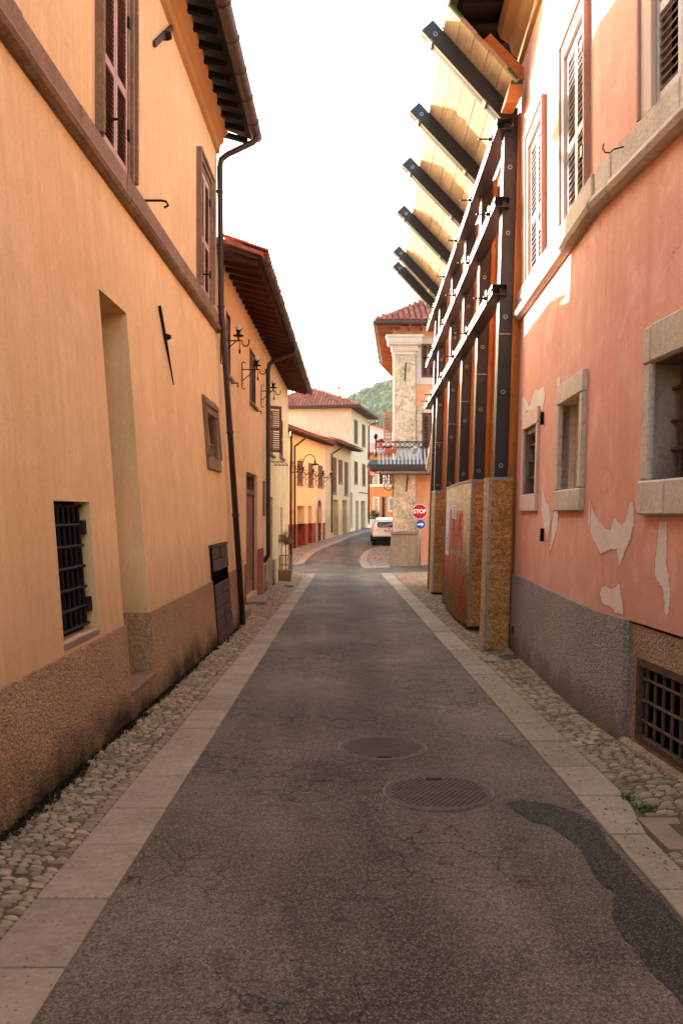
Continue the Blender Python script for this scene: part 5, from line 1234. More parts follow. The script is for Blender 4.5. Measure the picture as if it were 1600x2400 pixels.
# ---------------------------------------------------------------- the corner house with the pilaster and balcony
KF = Wall((2.12, 33.75), (12, 33.75), 1); KL = Wall((2.12, 33.75), (3.05, 42.0), -1); KM = Wall((3.05, 42.0), (4.6, 48.5), -1)
Kh = thing('corner_house', 'apricot corner house with worn pilaster and tiled roof behind the stop sign', 'house', (3, 34, -.6))
kw = [[1.2, 1.75, at(1000, 885, 33.75).z, at(1000, 806, 33.75).z], [1.22, 1.85, 3.3, at(1000, 968, 33.75).z]]
m = MB(); m.sheet(KF, 0, KF.L, -1, 9.35, kw); [m.reveal(KF, h, .15) for h in kw]; m.sheet(KL, 0, KL.L, -1, 9.35); m.sheet(KM, 0, KM.L, -1, 9.35)
m.poly((12, 33.75, -1), (12, 45, -1), (12, 45, 9.35), (12, 33.75, 9.35)); m.build('wall', M['apricot'], Kh)
fill(Kh, KF, kw[0], -.12, M['void'], 'dark_opening'); fill(Kh, KF, kw[1], -.12, M['void'], 'dark_opening')
frame_parts(Kh, KF, kw[0], .22, M['moulding'], -.05, .03, wb=.3, wtop=.25, bevel=.01); frame_parts(Kh, KF, kw[1], .22, M['pilaster'], -.05, .05, wb=0, wtop=.3, bevel=.01)
shutter(Kh, KF, kw[1][0] + .02, kw[1][0] + .31, kw[1][2], kw[1][3] - .03, -.03, M['brown_shutter'], M['brown_shutter'], .06, st=.05); shutter(Kh, KF, kw[1][0] + .32, kw[1][1] - .02, kw[1][2], kw[1][3] - .03, -.03, M['brown_shutter'], M['brown_shutter'], .06, st=.05)
shutter(Kh, KF, kw[0][0] + .02, kw[0][0] + .27, kw[0][2], kw[0][3], -.03, M['brown_shutter'], M['brown_shutter'], .06, st=.05); shutter(Kh, KF, kw[0][0] + .28, kw[0][1] - .02, kw[0][2], kw[0][3], -.03, M['brown_shutter'], M['brown_shutter'], .06, st=.05)
# pilaster: pedestal, shaft, capital
x0, x1 = [(p - 800) / FPX * 33.4 for p in (921.8, 974)]; xa, xb = [(p - 800) / FPX * 33.3 for p in (914.5, 981)]; zt = at(900, 831, 33.4).z; zp = at(900, 1253, 33.3).z
MB().box(x0, x1, 33.42, 33.749, zp + .1, zt).build('pilaster_shaft', M['pilaster'], Kh, bevel=.03)
m = MB().hexa([(xa - .03, 33.22, -.9), (xb + .03, 33.22, -.9), (xb + .03, 33.748, -.9), (xa - .03, 33.748, -.9), (xa + .05, 33.3, zp), (xb - .05, 33.3, zp), (xb - .05, 33.748, zp), (xa + .05, 33.748, zp)]); m.build('pedestal', M['pilaster_low'], Kh, bevel=.03)
MB().box(xa + .0, xb - .0, 33.26, 33.747, zp + .002, zp + .1).build('pedestal_cap', M['pilaster_low'], Kh, bevel=.03)
ca, cb = [(p - 800) / FPX * 33.2 for p in (909.5, 991)]; z2, z3, z4 = at(900, 807, 33.2).z, at(900, 784, 33.2).z, 0
for (e_, f_, za, zb__) in ((.04, .02, zt, zt + .07), (.0, .0, zt + .07, zt + .14), (.08, .05, zt + .14, zt + .2), (.09, .07, zt + .2, z2), (.22, .2, z2, z2 + .07), (.25, .23, z2 + .07, z3 - .1), (.3, .27, z3 - .1, z3)):
    MB().box(x0 - e_, x1 + e_, 33.42 - f_, 33.746, za + .001, zb__).build('capital_moulding', M['moulding'], Kh)
for px, ya, yb in ((950, 850, 893), (954, 1108, 1152)):
    p, q = at(px + 1, ya, 33.38), at(px - 2, yb, 33.38); MB().tube([p, q], .025, 6).build('wall_tie', M['iron'], Kh)
# side shutters on the street-end wall, one folded out towards the viewer
q = V((2.1, 33.9, 0)); OW = Wall((q.x - .34, q.y + .0), (q.x, q.y + .02), 1); shutter(Kh, OW, 0, .33, at(905, 1033, 33.9).z, at(905, 966, 33.9).z, 0, M['orange_shutter'], M['brown_shutter'], .06, st=.04)
for ya, yb, yy in ((846, 885, 35.5), (905, 960, 35.2)):
    u_ = yy - 33.75; MB().wbox(KL, u_, u_ + .7, at(0, yb, yy).z, at(0, ya, yy).z, .01, .06).build('shutter', M['brown_shutter'], Kh)
# roof
zE = 9.38; ov = .72; e0 = V((2.12 - ov, 33.75 - ov, zE)); e1 = V((12, 33.75 - ov, zE)); e2 = V((3.05 - ov - .25, 42, zE)); e3 = V((4.6 - ov - .4, 48.5, zE)); ri = V((6.9, 39.0, zE + 3.4)); rj = V((12, 39.0, zE + 3.4)); rk_ = V((8.2, 46, zE + 3.4))
m = MB(); m.poly(e0, e1, rj, ri); m.poly(e0, ri, e2); m.poly(e2, ri, rk_, e3); lo = V((0, 0, .1)); m.poly(e0 - lo, e1 - lo, e1, e0); m.poly(e0 - lo, e0, e2, e2 - lo); m.poly(e2 - lo, e2, e3, e3 - lo); m.build('roof', M['tile'], Kh)
ud = V((1, 0, 0)); upv = (V((6.9, 39, zE + 3.4)) - V((6.9, 33.75 - ov, zE))).normalized(); HH = 6.9; sl_ = (6.9 - e0.x) / HH
tile_rows(Kh, e0 + V((.1, -.05, .01)), ud, upv, 30, 14, 300, .24, .36, lambda x, y: x > y * sl_ * .93 - .05 and x < 7, r=.1)
ridge(Kh, e0, ri, .1); ridge(Kh, ri, rj, .1)
m = MB(); m.poly(e0 - lo * 1.2, e1 - lo * 1.2, V((12, 33.75, zE - .03)), V((2.12, 33.75, zE - .03))); m.poly(e0 - lo * 1.2, V((2.12, 33.75, zE - .03)), V((3.05, 42, zE - .03)), e2 - lo * 1.2); m.poly(e2 - lo * 1.2, V((3.05, 42, zE - .03)), V((4.6, 48.5, zE - .03)), e3 - lo * 1.2); m.build('soffit_boards', M['eaves_wood'], Kh)
mm = MB(); mm.box(-.02, ov + .25, -.035, .035, -.1, 0); me = mm.mesh('rafter', M['rafter'])
for k in range(27): p = V((e0.x, 33.2, 0)).lerp(V((e2.x, 42, 0)), k / 26); piece('rafter', me, (p.x + .04, p.y, zE - .125), Kh)
for k in range(20): p = V((e2.x, 42, 0)).lerp(V((e3.x, 48.5, 0)), k / 19); piece('rafter', me, (p.x + .04, p.y, zE - .125), Kh)
mm = MB(); mm.box(-.035, .035, .05, ov - .02, -.1, 0); me = mm.mesh('rafter', M['rafter'])
for k in range(14): piece('rafter', me, (2.3 + .5 * k, e0.y, zE - .125), Kh)
MB().tube([e0 + V((-.05, -.08, -.05)), e1 + V((0, -.08, -.05))], .065, 8).build('gutter', M['gutter'], Kh); MB().tube([e0 + V((-.08, -.08, -.05)), e2 + V((-.08, 0, -.05)), e3 + V((-.08, 0, -.05))], .065, 8).build('gutter', M['gutter'], Kh)

# balcony: slab and bulging iron rail, every bar a part
BY = 32.55; bx0, bx1 = 1.42, 4.6; zS = at(900, 1106, 33).z; zR = at(900, 1038, 33).z
T = thing('balcony', 'dark iron balcony with bulging barred rail above the pilaster corner', 'balcony', (2.5, 33, zS))
MB().box(bx0 + .1, bx1, BY + .1, 33.74, zS - .09, zS).build('floor_slab', M['slab'], T, bevel=.02)
prof = [(.0, .0), (.28, .08), (.38, .26), (.32, .45), (.16, .64), (.05, .82), (.04, zR - zS - .22)]
mb = MB()
def bulge(base, out):
    return [base + out * d_ + V((0, 0, h_)) for d_, h_ in prof]
for nm, mat_, lo_, hi_, k0_, off in (('rail_pan', M['balcony_iron'], 0, 3, 0, 0),):
    m = MB(); A_ = [V((bx0 - d_, BY - d_, zS + h_)) for d_, h_ in prof[:4]]; B_ = [V((bx1, BY - d_, zS + h_)) for d_, h_ in prof[:4]]; C_ = [V((bx0 - d_, 33.74, zS + h_)) for d_, h_ in prof[:4]]
    for i in range(3): m.poly(A_[i], B_[i], B_[i + 1], A_[i + 1]); m.poly(A_[i], C_[i], C_[i + 1], A_[i + 1])
    m.build(nm, mat_, T, smooth=True)
p_ = bulge(V((0, 0, 0)), V((0, -1, 0)))[2:]; me = MB()
for a, b in zip(p_, p_[1:]): me.bar(a, b, V((.034, 0, 0)), (b - a).cross(V((1, 0, 0))).normalized() * .006)
me = me.mesh('rail_bar', M['balcony_bar'])
for k in range(20): piece('rail_bar', me, (bx0 + .08 + .152 * k, BY - .002, zS), T)
p_ = bulge(V((0, 0, 0)), V((-1, 0, 0)))[2:]; me = MB()
for a, b in zip(p_, p_[1:]): me.bar(a, b, V((0, .034, 0)), (b - a).cross(V((0, 1, 0))).normalized() * .006)
me = me.mesh('rail_bar', M['balcony_bar'])
for k in range(8): piece('rail_bar', me, (bx0 - .002, BY + .06 + .15 * k, zS), T)
zf = zS + prof[-1][1]
for z_, r_ in ((zf, .018), (zR, .022)): MB().tube([(bx1, BY - .05, z_), (bx0 - .05, BY - .05, z_), (bx0 - .05, 33.74, z_)], r_, 6).build('top_rail' if z_ == zR else 'mid_rail', M['iron'], T)
hm_ = MB().tube(arc(V((0, 0, 0)), .07, 180, 360, 8), .014, 5).mesh('rail_loop', M['balcony_iron'])
for k in range(20): piece('rail_loop', hm_, (bx0 + .156 + .152 * k, BY - .055, zf - .01), T)
me = MB().tube(arc(V((0, 0, 0)), .085, 0, 360, 12)[:-1], .014, 5, True).mesh('frieze_ring', M['iron'])
for k in range(17): piece('frieze_ring', me, (bx0 + .07 + .19 * k, BY - .05, (zf + zR) / 2), T)
for k in range(6): piece('frieze_ring', me, (bx0 - .05, BY + .12 + .19 * k, (zf + zR) / 2), T, (0, 0, rad(90)))
p = V((bx0 - .05, BY - .05, zf)); MB().tube([p + V((0, 0, -.4)), p + V((0, 0, .3))], .03, 8).build('corner_post', M['iron'], T); MB().lathe(p + V((0, 0, .3)), [(.02, 0), (.06, .06), (.09, .13), (.07, .2), (.03, .24), (.0, .26)], 10, cap=False).build('finial', M['iron'], T)
sx = 2.95; c_ = V((sx, BY - .18, zS + .78)); MB().prism([c_ + V((0, 0, .26)), c_ + V((.17, 0, .1)), c_ + V((.13, 0, -.14)), c_ + V((0, 0, -.26)), c_ + V((-.13, 0, -.14)), c_ + V((-.17, 0, .1))], (0, .02, 0)).build('shield', M['balcony_bar'], T)
for k in (-1, 0, 1): MB().bar(c_ + V((-.07 + .06 * k, -.006, -.1)), c_ + V((.03 + .06 * k, -.006, .14)), V((.012, 0, 0)), V((0, .005, 0))).build('shield_stripe', M['iron'], T)
def flower_box(x, y, z, w_, label):
    t = thing('flower_box', label, 'flower box', (x, y, z), 'flower boxes on the balcony')
    MB().hexa([(x - w_ / 2 + .02, y - .08, z), (x + w_ / 2 - .02, y - .08, z), (x + w_ / 2 - .02, y + .08, z), (x - w_ / 2 + .02, y + .08, z), (x - w_ / 2, y - .1, z + .2), (x + w_ / 2, y - .1, z + .2), (x + w_ / 2, y + .1, z + .2), (x - w_ / 2, y + .1, z + .2)]).build('trough', M['terracotta'], t, bevel=.01)
    tufts([(x + R.uniform(-.5, .5) * w_, y + R.gauss(0, .04), z + .19 + R.random() * .08, 2) for _ in range(10)], None, '', '', '', hmax=.05, nb=9, wd=.009).build('foliage', M['twig'], t)
    tufts([(x + R.uniform(-.45, .45) * w_, y - .03, z + .24 + R.random() * .06, 2) for _ in range(7)], None, '', '', '', hmax=.03, nb=7, wd=.012).build('flowers', M['flower'], t)
p = at(915, 1063, 32.3); flower_box(p.x, p.y, p.z, .48, 'long terracotta flower box hung low on the balcony rail'); p = at(891, 1048, 32.4); flower_box(p.x, p.y + .05, p.z, .2, 'small terracotta flower box near the balcony corner')
# scrolled iron lamp bracket under the balcony
T = thing('scroll_bracket', 'black wrought iron scroll bracket under the balcony', 'bracket', (2.05, 33.3, 2.6))
def spiral(c, r, turns, a0, n=22): return [V((c[0] + r * (1 - .75 * i / n) * math.cos(rad(a0 + 360 * turns * i / n)), c[1], c[2] + r * (1 - .75 * i / n) * math.sin(rad(a0 + 360 * turns * i / n)))) for i in range(n + 1)]
c_ = at(911, 1140, 33.3); MB().tube(spiral(c_, .24, 1.4, 60), .018, 6).build('scroll', M['iron'], T); c_ = at(900, 1118, 33.3); MB().tube(spiral(c_, .19, 1.4, 200), .018, 6).build('scroll', M['iron'], T)
c_ = at(912, 1115, 33.3); MB().tube(spiral(c_, .15, 1.2, 20), .016, 6).build('scroll', M['iron'], T); MB().tube([at(921, 1106, 33.3), at(905, 1107, 33.3), at(878, 1110, 33.3), at(871, 1122, 33.3)], .02, 6).build('arm', M['iron'], T)
MB().tube([at(921, 1100, 33.35), at(920, 1165, 33.35)], .02, 6).build('wall_bar', M['iron'], T)

# ================================================================== SIGN, CAR, PLANTER, LAMPS
def text_mesh(txt, size, org, mat, parent, name, bold=0.0, rot=(rad(90), 0, 0), xs=1.0):
    cu = bpy.data.curves.new('t', 'FONT'); cu.body = txt; cu.size = size; cu.align_x = 'CENTER'; cu.align_y = 'CENTER'; cu.extrude = .0015; cu.offset = bold; cu.resolution_u = 3
    to = bpy.data.objects.new('t', cu); COL.objects.link(to); dg = bpy.context.evaluated_depsgraph_get(); me = bpy.data.meshes.new_from_object(to.evaluated_get(dg)); bpy.data.objects.remove(to)
    me.materials.clear(); me.materials.append(mat); ob = bpy.data.objects.new(name, me); COL.objects.link(ob); ob.parent = parent
    ob.location = V(org) - ORG[parent.name]; ob.rotation_euler = rot; ob.scale = (xs, 1, 1); return ob
sy = 33.0; sb = V((183.6 / FPX * sy, sy, zc(sy)))
T = thing('stop_sign', 'red octagonal stop sign over blue arrow disc on a grey post', 'road sign', sb)
MB().tube([sb, sb + V((0, 0, 2.55))], .03, 10).build('post', M['steel_edge'], T, smooth=True)
c_ = at(983, 1199, sy - .05); oc = lambda r_, y_: [V((c_.x + r_ * math.cos(rad(22.5 + 45 * k)), y_, c_.z + r_ * math.sin(rad(22.5 + 45 * k)))) for k in range(8)]
MB().prism(oc(.325, sy - .045), (0, .008, 0)).build('octagon_rim', M['sign_white'], T); MB().prism(oc(.305, sy - .05), (0, .004, 0)).build('octagon', M['sign_red'], T)
text_mesh('STOP', .235, (c_.x, sy - .053, c_.z), M['sign_white'], T, 'lettering', .008, xs=.9)
c_ = at(985, 1229, sy - .05); MB().lathe((c_.x, sy - .045, c_.z), [(.2, 0), (.2, .006)], 28, (0, -1, 0)).build('disc_rim', M['sign_white'], T); MB().lathe((c_.x, sy - .0515, c_.z), [(.19, 0), (.19, .004)], 28, (0, -1, 0)).build('disc', M['sign_blue'], T)
MB().prism([V((c_.x + x_, sy - .0565, c_.z + z_)) for x_, z_ in ((-.13, -.03), (.03, -.03), (.03, -.085), (.135, 0), (.03, .085), (.03, .03), (-.13, .03))], (0, -.003, 0)).build('arrow', M['sign_white'], T)

# white hatchback seen from behind
cy, cx = 44.6, 2.62; cz = zc(cy + .3)
T = thing('parked_car', 'white hatchback parked behind the corner pilaster', 'car', (cx, cy + 2, cz))
fall = (zc(cy + 4) - zc(cy)) / 4
def CP(x_, y_, z_): return V((cx + x_, cy + y_, cz + z_ + fall * y_))
# stations along the body: y, then (half width, height) from sill to roof centre
ST = [(.00, [(.70, .42), (.84, .50), (.885, .62), (.885, .78), (.84, .92), (.74, 1.0), (.55, 1.04), (.0, 1.06)]),
      (.10, [(.74, .33), (.88, .45), (.905, .62), (.905, .80), (.875, .97), (.76, 1.14), (.58, 1.22), (.0, 1.25)]),
      (.30, [(.76, .28), (.895, .42), (.912, .62), (.91, .82), (.885, 1.0), (.735, 1.28), (.58, 1.385), (.0, 1.42)]),
      (.55, [(.77, .26), (.90, .42), (.915, .62), (.912, .84), (.885, 1.02), (.71, 1.36), (.57, 1.45), (.0, 1.48)]),
      (1.4, [(.78, .25), (.90, .42), (.915, .62), (.91, .84), (.88, 1.0), (.70, 1.40), (.56, 1.475), (.0, 1.50)]),
      (2.4, [(.78, .25), (.90, .42), (.915, .62), (.91, .84), (.88, .98), (.69, 1.36), (.55, 1.43), (.0, 1.46)]),
      (3.1, [(.78, .25), (.90, .42), (.91, .62), (.905, .82), (.87, .95), (.76, 1.06), (.58, 1.1), (.0, 1.13)]),
      (4.0, [(.72, .25), (.86, .40), (.88, .58), (.87, .74), (.82, .84), (.7, .9), (.5, .92), (.0, .93)]),
      (4.3, [(.6, .3), (.74, .42), (.76, .56), (.74, .68), (.68, .76), (.58, .8), (.4, .82), (.0, .82)])]
m = MB(); nr = 0
for y_, pr in ST:
    ring = [CP(-w_, y_, h_) for w_, h_ in pr] + [CP(w_, y_, h_) for w_, h_ in reversed(pr[:-1])]; nr = len(ring); m.v += ring
for i in range(len(ST) - 1):
    for k in range(nr - 1): m.f.append((i * nr + k, i * nr + k + 1, (i + 1) * nr + k + 1, (i + 1) * nr + k))
    m.f.append((i * nr + nr - 1, i * nr, (i + 1) * nr, (i + 1) * nr + nr - 1))
m.f.append(tuple(range(nr))); m.f.append(tuple((len(ST) - 1) * nr + k for k in range(nr)))
body = m.build('body', M['white_paint'], T, smooth=True, fix=True); md_ = body.modifiers.new('s', 'SUBSURF'); md_.levels = 2; md_.render_levels = 2
# rear screen: a curved dark band with rounded ends wrapped on the tailgate
bpy.context.view_layer.update(); _dg = bpy.context.evaluated_depsgraph_get(); _be = body.evaluated_get(_dg)
def tail(x_, z_, off):
    "the point of the tailgate at that spot, lifted off its paint"
    o_ = V((x_, -3, 0)) + V((0, 0, z_)) - (ORG[T.name] - V((cx, cy, cz))); ok, p_, n_, i_ = _be.ray_cast(o_, V((0, 1, 0)))
    return (p_ + ORG[T.name] if ok else CP(x_, .1, z_)) + V((0, -off, 0))
def rear_patch(name, mat, x_half, z0_, z1_, off, corner=.35, n=24):
    g = MB(); cols = 21; rows = 8
    for j in range(rows):
        v_ = j / (rows - 1); e_ = abs(2 * v_ - 1); xx = x_half * (1 - corner * .35 * e_ ** 3)
        for i in range(cols): g.v.append(tail(-xx + 2 * xx * i / (cols - 1), z0_ + (z1_ - z0_) * v_, off))
    for j in range(rows - 1):
        for i in range(cols - 1): g.f.append((j * cols + i, j * cols + i + 1, (j + 1) * cols + i + 1, (j + 1) * cols + i))
    return g.build(name, mat, T, smooth=True)
rear_patch('window_surround', M['black_plastic'], .66, 1.0, 1.31, .008); rear_patch('rear_window', M['car_glass'], .59, 1.035, 1.265, .014)
m = MB(); m.hexa([CP(-.72, .3, 1.38), CP(.72, .3, 1.38), CP(.68, .75, 1.48), CP(-.68, .75, 1.48), CP(-.7, .26, 1.41), CP(.7, .26, 1.41), CP(.66, .75, 1.52), CP(-.66, .75, 1.52)]); m.build('roof_spoiler', M['white_paint'], T, bevel=.02)
for s in (-1, 1):
    q_ = [tail(s * x_, z_, .012) for x_, z_ in ((.58, .83), (.86, .82), (.82, 1.04), (.70, 1.03))]; g = MB().hexa(q_ + [p_ + V((0, .12, 0)) for p_ in q_]); g.build('tail_light', M['red_lens'], T, bevel=.02)
    for yw in (.75, 3.4):
        w_ = MB().lathe(CP(s * .90, yw, .32 - 0), [(.2, -.2), (.31, -.2), (.325, -.17), (.325, -.03), (.31, 0), (.2, .0)], 24, (s, 0, 0)).build('wheel', M['black_plastic'], T, smooth=False); MB().lathe(CP(s * .9, yw, .32), [(.2, -.1), (.2, -.01), (.05, -.03), (.0, -.03)], 16, (s, 0, 0), cap=False).build('rim', M['steel_edge'], w_)
m = MB(); m.hexa([CP(-.84, -.01, .24), CP(.84, -.01, .24), CP(.86, .6, .22), CP(-.86, .6, .22), CP(-.88, -.035, .5), CP(.88, -.035, .5), CP(.9, .6, .48), CP(-.9, .6, .48)]); m.build('lower_bumper', M['black_plastic'], T, bevel=.05)
MB().hexa([CP(-.86, -.045, .5), CP(.86, -.045, .5), CP(.9, .2, .52), CP(-.9, .2, .52), CP(-.87, -.03, .66), CP(.87, -.03, .66), CP(.9, .2, .68), CP(-.9, .2, .68)]).build('bumper', M['white_paint'], T, bevel=.035)
py0 = tail(0, .8, 0).y - .03; pl_ = MB().box(cx - .26, cx + .26, py0, py0 + .012, cz + .76, cz + .88).build('number_plate', M['sign_white'], T)
for s in (-1, 1): MB().box(cx + s * .235 - .022, cx + s * .235 + .022, py0 - .0025, py0 - .0005, cz + .762, cz + .878).build('plate_band', M['sign_blue'], pl_)
text_mesh('EJ 275NA', .105, (cx, py0 - .003, cz + .82), M['ink'], T, 'plate_lettering', .002)
MB().box(cx - .08, cx + .08, py0 + .02, py0 + .05, cz + .93, cz + .955).build('tailgate_handle', M['black_plastic'], T)
MB().tube([CP(.05, .6, 1.5), CP(.05, .42, 1.66)], .01, 6).build('aerial', M['black_plastic'], T); MB().tube([tail(0, 1.03, .02), tail(.3, 1.08, .02)], .012, 6).build('rear_wiper', M['black_plastic'], T)

# potted standard tree in a caged planter
py_ = 23.7; b_ = V(((669 - 800) / FPX * py_, py_, zc(py_) + .03)); hw_ = .19
T = thing('potted_tree', 'small bare ball-headed tree in a boxed planter at the left crossing', 'potted tree', b_)
m = MB().hexa([b_ + V(q) for q in ((-hw_ + .03, -hw_ + .03, 0), (hw_ - .03, -hw_ + .03, 0), (hw_ - .03, hw_ - .03, 0), (-hw_ + .03, hw_ - .03, 0), (-hw_, -hw_, .36), (hw_, -hw_, .36), (hw_, hw_, .36), (-hw_, hw_, .36))]); m.build('planter', M['pot'], T, bevel=.015)
cg = None
for k in range(5):
    for s, ax in ((-1, 0), (1, 0), (-1, 1), (1, 1)):
        t_ = -hw_ + .03 + (2 * hw_ - .06) * k / 4; p = V((t_, s * (hw_ - .03), .36)) if ax == 0 else V((s * (hw_ - .03), t_, .36)); mm = MB().tube([b_ + p, b_ + p + V((0, 0, .42))], .007, 4)
        if cg is None: cg = mm.build('cage', M['pot'], T)
        elif ax == 0 or 0 < k < 4: mm.build('cage_bar', M['pot'], cg)
for z_ in (.5, .78): q = [b_ + V((sx_ * (hw_ - .03), sy_ * (hw_ - .03), z_)) for sx_, sy_ in ((-1, -1), (1, -1), (1, 1), (-1, 1))]; MB().tube(q, .008, 4, True).build('cage_bar', M['pot'], cg)
MB().tube([b_ + V((0, 0, .3)), b_ + V((.01, 0, .7)), b_ + V((0, 0, 1.14))], [.02, .017, .016], 7).build('trunk', M['twig'], T)
m = MB(); hd_ = b_ + V((0, 0, 1.28)); lv = MB()
for k in range(100):
    d_ = V((R.gauss(0, 1), R.gauss(0, 1), R.gauss(.15, .8))).normalized(); L_ = R.uniform(.15, .31); s_ = b_ + V((0, 0, 1.12)); e_ = hd_ + V((d_.x * L_, d_.y * L_, d_.z * L_ * .8)); md = s_.lerp(e_, .5) + V((R.gauss(0, .02), R.gauss(0, .02), R.gauss(0, .02)))
    m.tube([s_, md, e_], [.006, .004, .002], 4)
    for j in range(9):
        p = md.lerp(e_, R.random() * 1.1) + V((R.gauss(0, .015), R.gauss(0, .015), R.gauss(0, .015))); a_ = V((R.gauss(0, 1), R.gauss(0, 1), R.gauss(0, 1))).normalized() * .022; b2 = a_.cross(V((R.gauss(0, 1), R.gauss(0, 1), R.gauss(0, 1)))).normalized() * .011
        lv.poly(p - a_, p + b2, p + a_, p - b2)
m.tube([hd_, hd_ + V((.01, 0, .42))], .004, 4); m.build('branches', M['twig'], T, kind='stuff'); lv.build('dry_leaves', M['dry_leaf'], T, kind='stuff')
solo('shoe_scraper', gbox(-1.62, -1.3, 21.6, 22.1, .0, .05), M['iron'], 'dark floor grating in the cobbles before the pale yellow house door', 'grating')

# wrought iron lamp brackets on the yellow house and the house beyond the crossing
def lamp(label, p, group):
    T = thing('wall_lamp', label, 'wall lamp', p, group); q = lambda x_, z_: V(p) + V((x_, 0, z_))
    MB().tube([q(.02, -.33), q(.02, .1)], .011, 6).build('wall_bar', M['iron'], T)
    MB().tube([q(.02, .1), q(.02, .13), q(.05, .15), q(.08, .13), q(.075, .105)], .009, 6).build('scroll', M['iron'], T); MB().tube([q(.02, -.33), q(.02, -.36), q(.05, -.38), q(.08, -.36)], .009, 6).build('scroll', M['iron'], T)
    MB().tube([q(.02, 0), q(.36, 0)] + [q(.36 + .055 + .055 * math.cos(rad(t_)), -.03 + .06 * math.sin(rad(t_))) for t_ in range(180, 361, 20)] + [q(.47, .0), q(.465, .02)], .0105, 6).build('arm', M['iron'], T)
    MB().tube([q(.02, -.22), q(.27, -.005)], .009, 6).build('brace', M['iron'], T)
    MB().lathe(q(.3, 0), [(.015, 0), (.015, .06), (.085, .075), (.09, .085), (.03, .1), (.028, .14), (.045, .17)], 12).build('lamp_dish', M['iron'], T)
    for a_ in (0, 120, 240): b0_ = q(.3, .15); MB().tube([b0_ + V((.03 * math.cos(rad(a_)), .03 * math.sin(rad(a_)), 0)), b0_ + V((.065 * math.cos(rad(a_)), .065 * math.sin(rad(a_)), .06))], [.012, .004], 4).build('petal', M['iron'], T)
    MB().lathe(q(.3, .16), [(.02, 0), (.04, .03), (.043, .06), (.03, .09), (.0, .1)], 12, cap=False).build('bulb', M['lavender'], T, smooth=True)
    MB().tube([q(.32, 0), q(.32, -.13)], .006, 5).build('pendant', M['iron'], T); MB().lathe(q(.32, -.22), [(.0, 0), (.014, .02), (.016, .06), (.006, .09)], 8, cap=False).build('pendant_drop', M['iron'], T)
    return T
g_ = 'iron lamp brackets on the yellow house'
l0 = lamp('iron lamp bracket just past the corner of the ochre house, nearest of three', (BW.P(.3, 4.36).x, 13.06, 4.36), g_)
copy_tree(l0, (BW.P(2.85, 0).x, 15.6, 4.34), 'iron lamp bracket before the slate shuttered window, middle of three'); copy_tree(l0, (BW.P(6.15, 0).x, 18.9, 4.42), 'iron lamp bracket beside the black downpipe, farthest of three')
g_ = 'iron lamp brackets on the orange yellow house'
for px, nm in ((690, 'left of the first shuttered window of the orange yellow house'), (714.5, 'left of the middle shutters of the orange yellow house'), (738.5, 'left of the last shutters of the orange yellow house'), (757, 'near the pipe at the right end of the orange yellow house')):
    u_, z_ = EW.px(px, 1108); p = EW.P(u_, 3.7, 0); c_ = copy_tree(l0, p, 'small iron lamp bracket ' + nm, rad(-8), 1.55); c_['group'] = g_
# arched street lamp on the corner of the pale yellow house
ly = 26.6; lx = BW.P(13.85, 0).x
T = thing('street_lamp', 'arched iron street lamp with flat dish on scrolled bracket at the left corner', 'street lamp', (lx, ly, 2.9)); L_ = lambda px, py: at(px, py, ly)
MB().tube([L_(681, 1090), L_(681, 1112)], .03, 6).build('wall_plate', M['iron'], T)
MB().tube([L_(681, 1108), L_(692, 1107), L_(701, 1102), L_(708, 1095), L_(709, 1086), L_(712, 1076), L_(718, 1068), L_(725, 1065), L_(732, 1067), L_(737, 1073), L_(738, 1081)], .014, 8).build('arm', M['iron'], T, smooth=True)
def sp2(px, py, r_, t_, a0): c0_ = L_(px, py); MB().tube(spiral(c0_, r_, t_, a0), .011, 6).build('scroll', M['iron'], T)
sp2(687, 1098, .1, 1.3, 180); sp2(696, 1097, .09, 1.3, 300); sp2(689, 1087, .07, 1.2, 90); sp2(705, 1080, .07, 1.2, 30); sp2(701, 1091, .06, 1.2, 200)
c_ = L_(738, 1086); MB().lathe(c_ - V((0, 0, .04)), [(.02, -.03), (.135, .0), (.14, .012), (.06, .04), (.025, .05), (.025, .1), (.06, .115), (.02, .13)], 18).build('lamp_dish', M['iron'], T); MB().lathe(c_ - V((0, 0, .1)), [(.0, 0), (.03, .015), (.035, .05)], 10, cap=False).build('bulb', M['lavender'], T)

# ================================================================== WOODED HILL
def hz(x, y):
    rdg = 90 - 52 * math.exp(-((x + 130) / 90.) ** 2) - .0009 * max(0, x - 150) ** 2 * .3 - (.0052 * (x - 60) ** 2 if x < 60 else 0)
    rdg = max(rdg, 8); t_ = (y - 250) / 300
    return -2 + rdg * (math.sin(max(0, min(1, t_)) * math.pi / 2) ** 1.3 if t_ < 1 else max(.2, 1 - (t_ - 1) * .6)) + 2.5 * math.sin(x * .05 + y * .03) + 2 * math.sin(y * .07 - x * .02)
m = MB(); NX, NY = 44, 26; gx = [-260 + 600 * i / NX for i in range(NX + 1)]; gy = [240 + 560 * j / NY for j in range(NY + 1)]
for y in gy:
    for x in gx: m.v.append(V((x, y, hz(x, y))))
for j in range(NY):
    for i in range(NX): m.f.append((j * (NX + 1) + i, j * (NX + 1) + i + 1, (j + 1) * (NX + 1) + i + 1, (j + 1) * (NX + 1) + i))
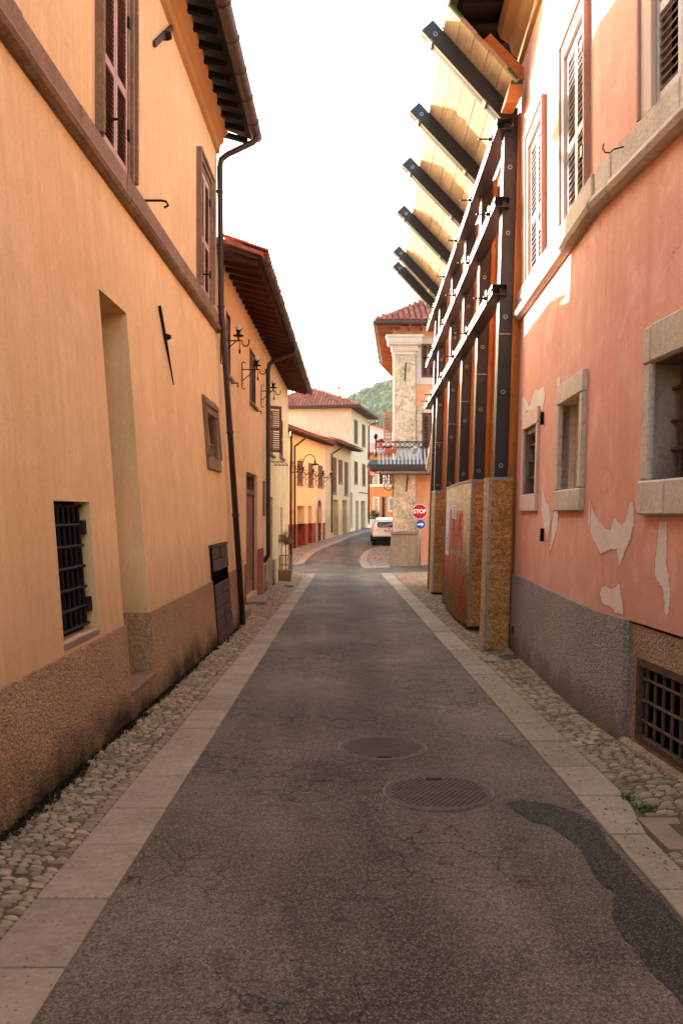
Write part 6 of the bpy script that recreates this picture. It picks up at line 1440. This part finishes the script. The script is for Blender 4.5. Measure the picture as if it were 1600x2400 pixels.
struct('hill', m, M['hillside'], smooth=True)
bm = bmesh.new(); bmesh.ops.create_icosphere(bm, subdivisions=2, radius=1); iv = [v.co.copy() for v in bm.verts]; fv = [tuple(v.index for v in f.verts) for f in bm.faces]; bm.free()
r2 = random.Random(77); SHAPES = []
for k in range(6):
    ph = [r2.uniform(0, 6) for _ in range(6)]
    SHAPES.append([v * (1 + .2 * math.sin(4 * v.x + ph[0]) * math.sin(5 * v.y + ph[1]) + .16 * math.sin(8 * v.z + ph[2]) * math.sin(7 * v.x + ph[3]) + r2.uniform(-.09, .09)) for v in iv])
vs, fs_ = [], []
def crown(x, y, s):
    o = len(vs); sh = SHAPES[r2.randrange(6)]; z = hz(x, y) + s * .6
    vs.extend((x + v.x * s, y + v.y * s, z + v.z * s * 1.15) for v in sh); fs_.extend(tuple(i + o for i in f) for f in fv)
for k in range(4500): crown(r2.uniform(-22, 62), r2.uniform(320, 560), r2.uniform(1.5, 3.0))
for k in range(900):
    x_ = r2.uniform(-200, 300)
    if not -26 < x_ < 66: crown(x_, r2.uniform(280, 570), r2.uniform(3.5, 6))
me = bpy.data.meshes.new('forest'); me.from_pydata(vs, [], fs_); me.materials.append(M['forest']); me.polygons.foreach_set('use_smooth', [True] * len(me.polygons))
ob = bpy.data.objects.new('forest', me); COL.objects.link(ob); ob['kind'] = 'stuff'; ob['label'] = 'green wood covering the hill behind the houses'
# ================================================================== HAZE IN THE AIR
hm = bpy.data.materials.new('haze'); hm.use_nodes = True; hn = hm.node_tree; hn.nodes.clear()
pv = hn.nodes.new('ShaderNodeVolumePrincipled'); pv.inputs['Color'].default_value = (.93, .95, 1, 1); pv.inputs['Density'].default_value = .00011; pv.inputs['Anisotropy'].default_value = .3
ho = hn.nodes.new('ShaderNodeOutputMaterial'); hn.links.new(pv.outputs[0], ho.inputs['Volume'])
m = MB(); m.box(-760, 760, -60, 1060, -3.6, 125); ob = m.build('haze', hm, None, kind='stuff'); ob['label'] = 'thin pale haze in the air'
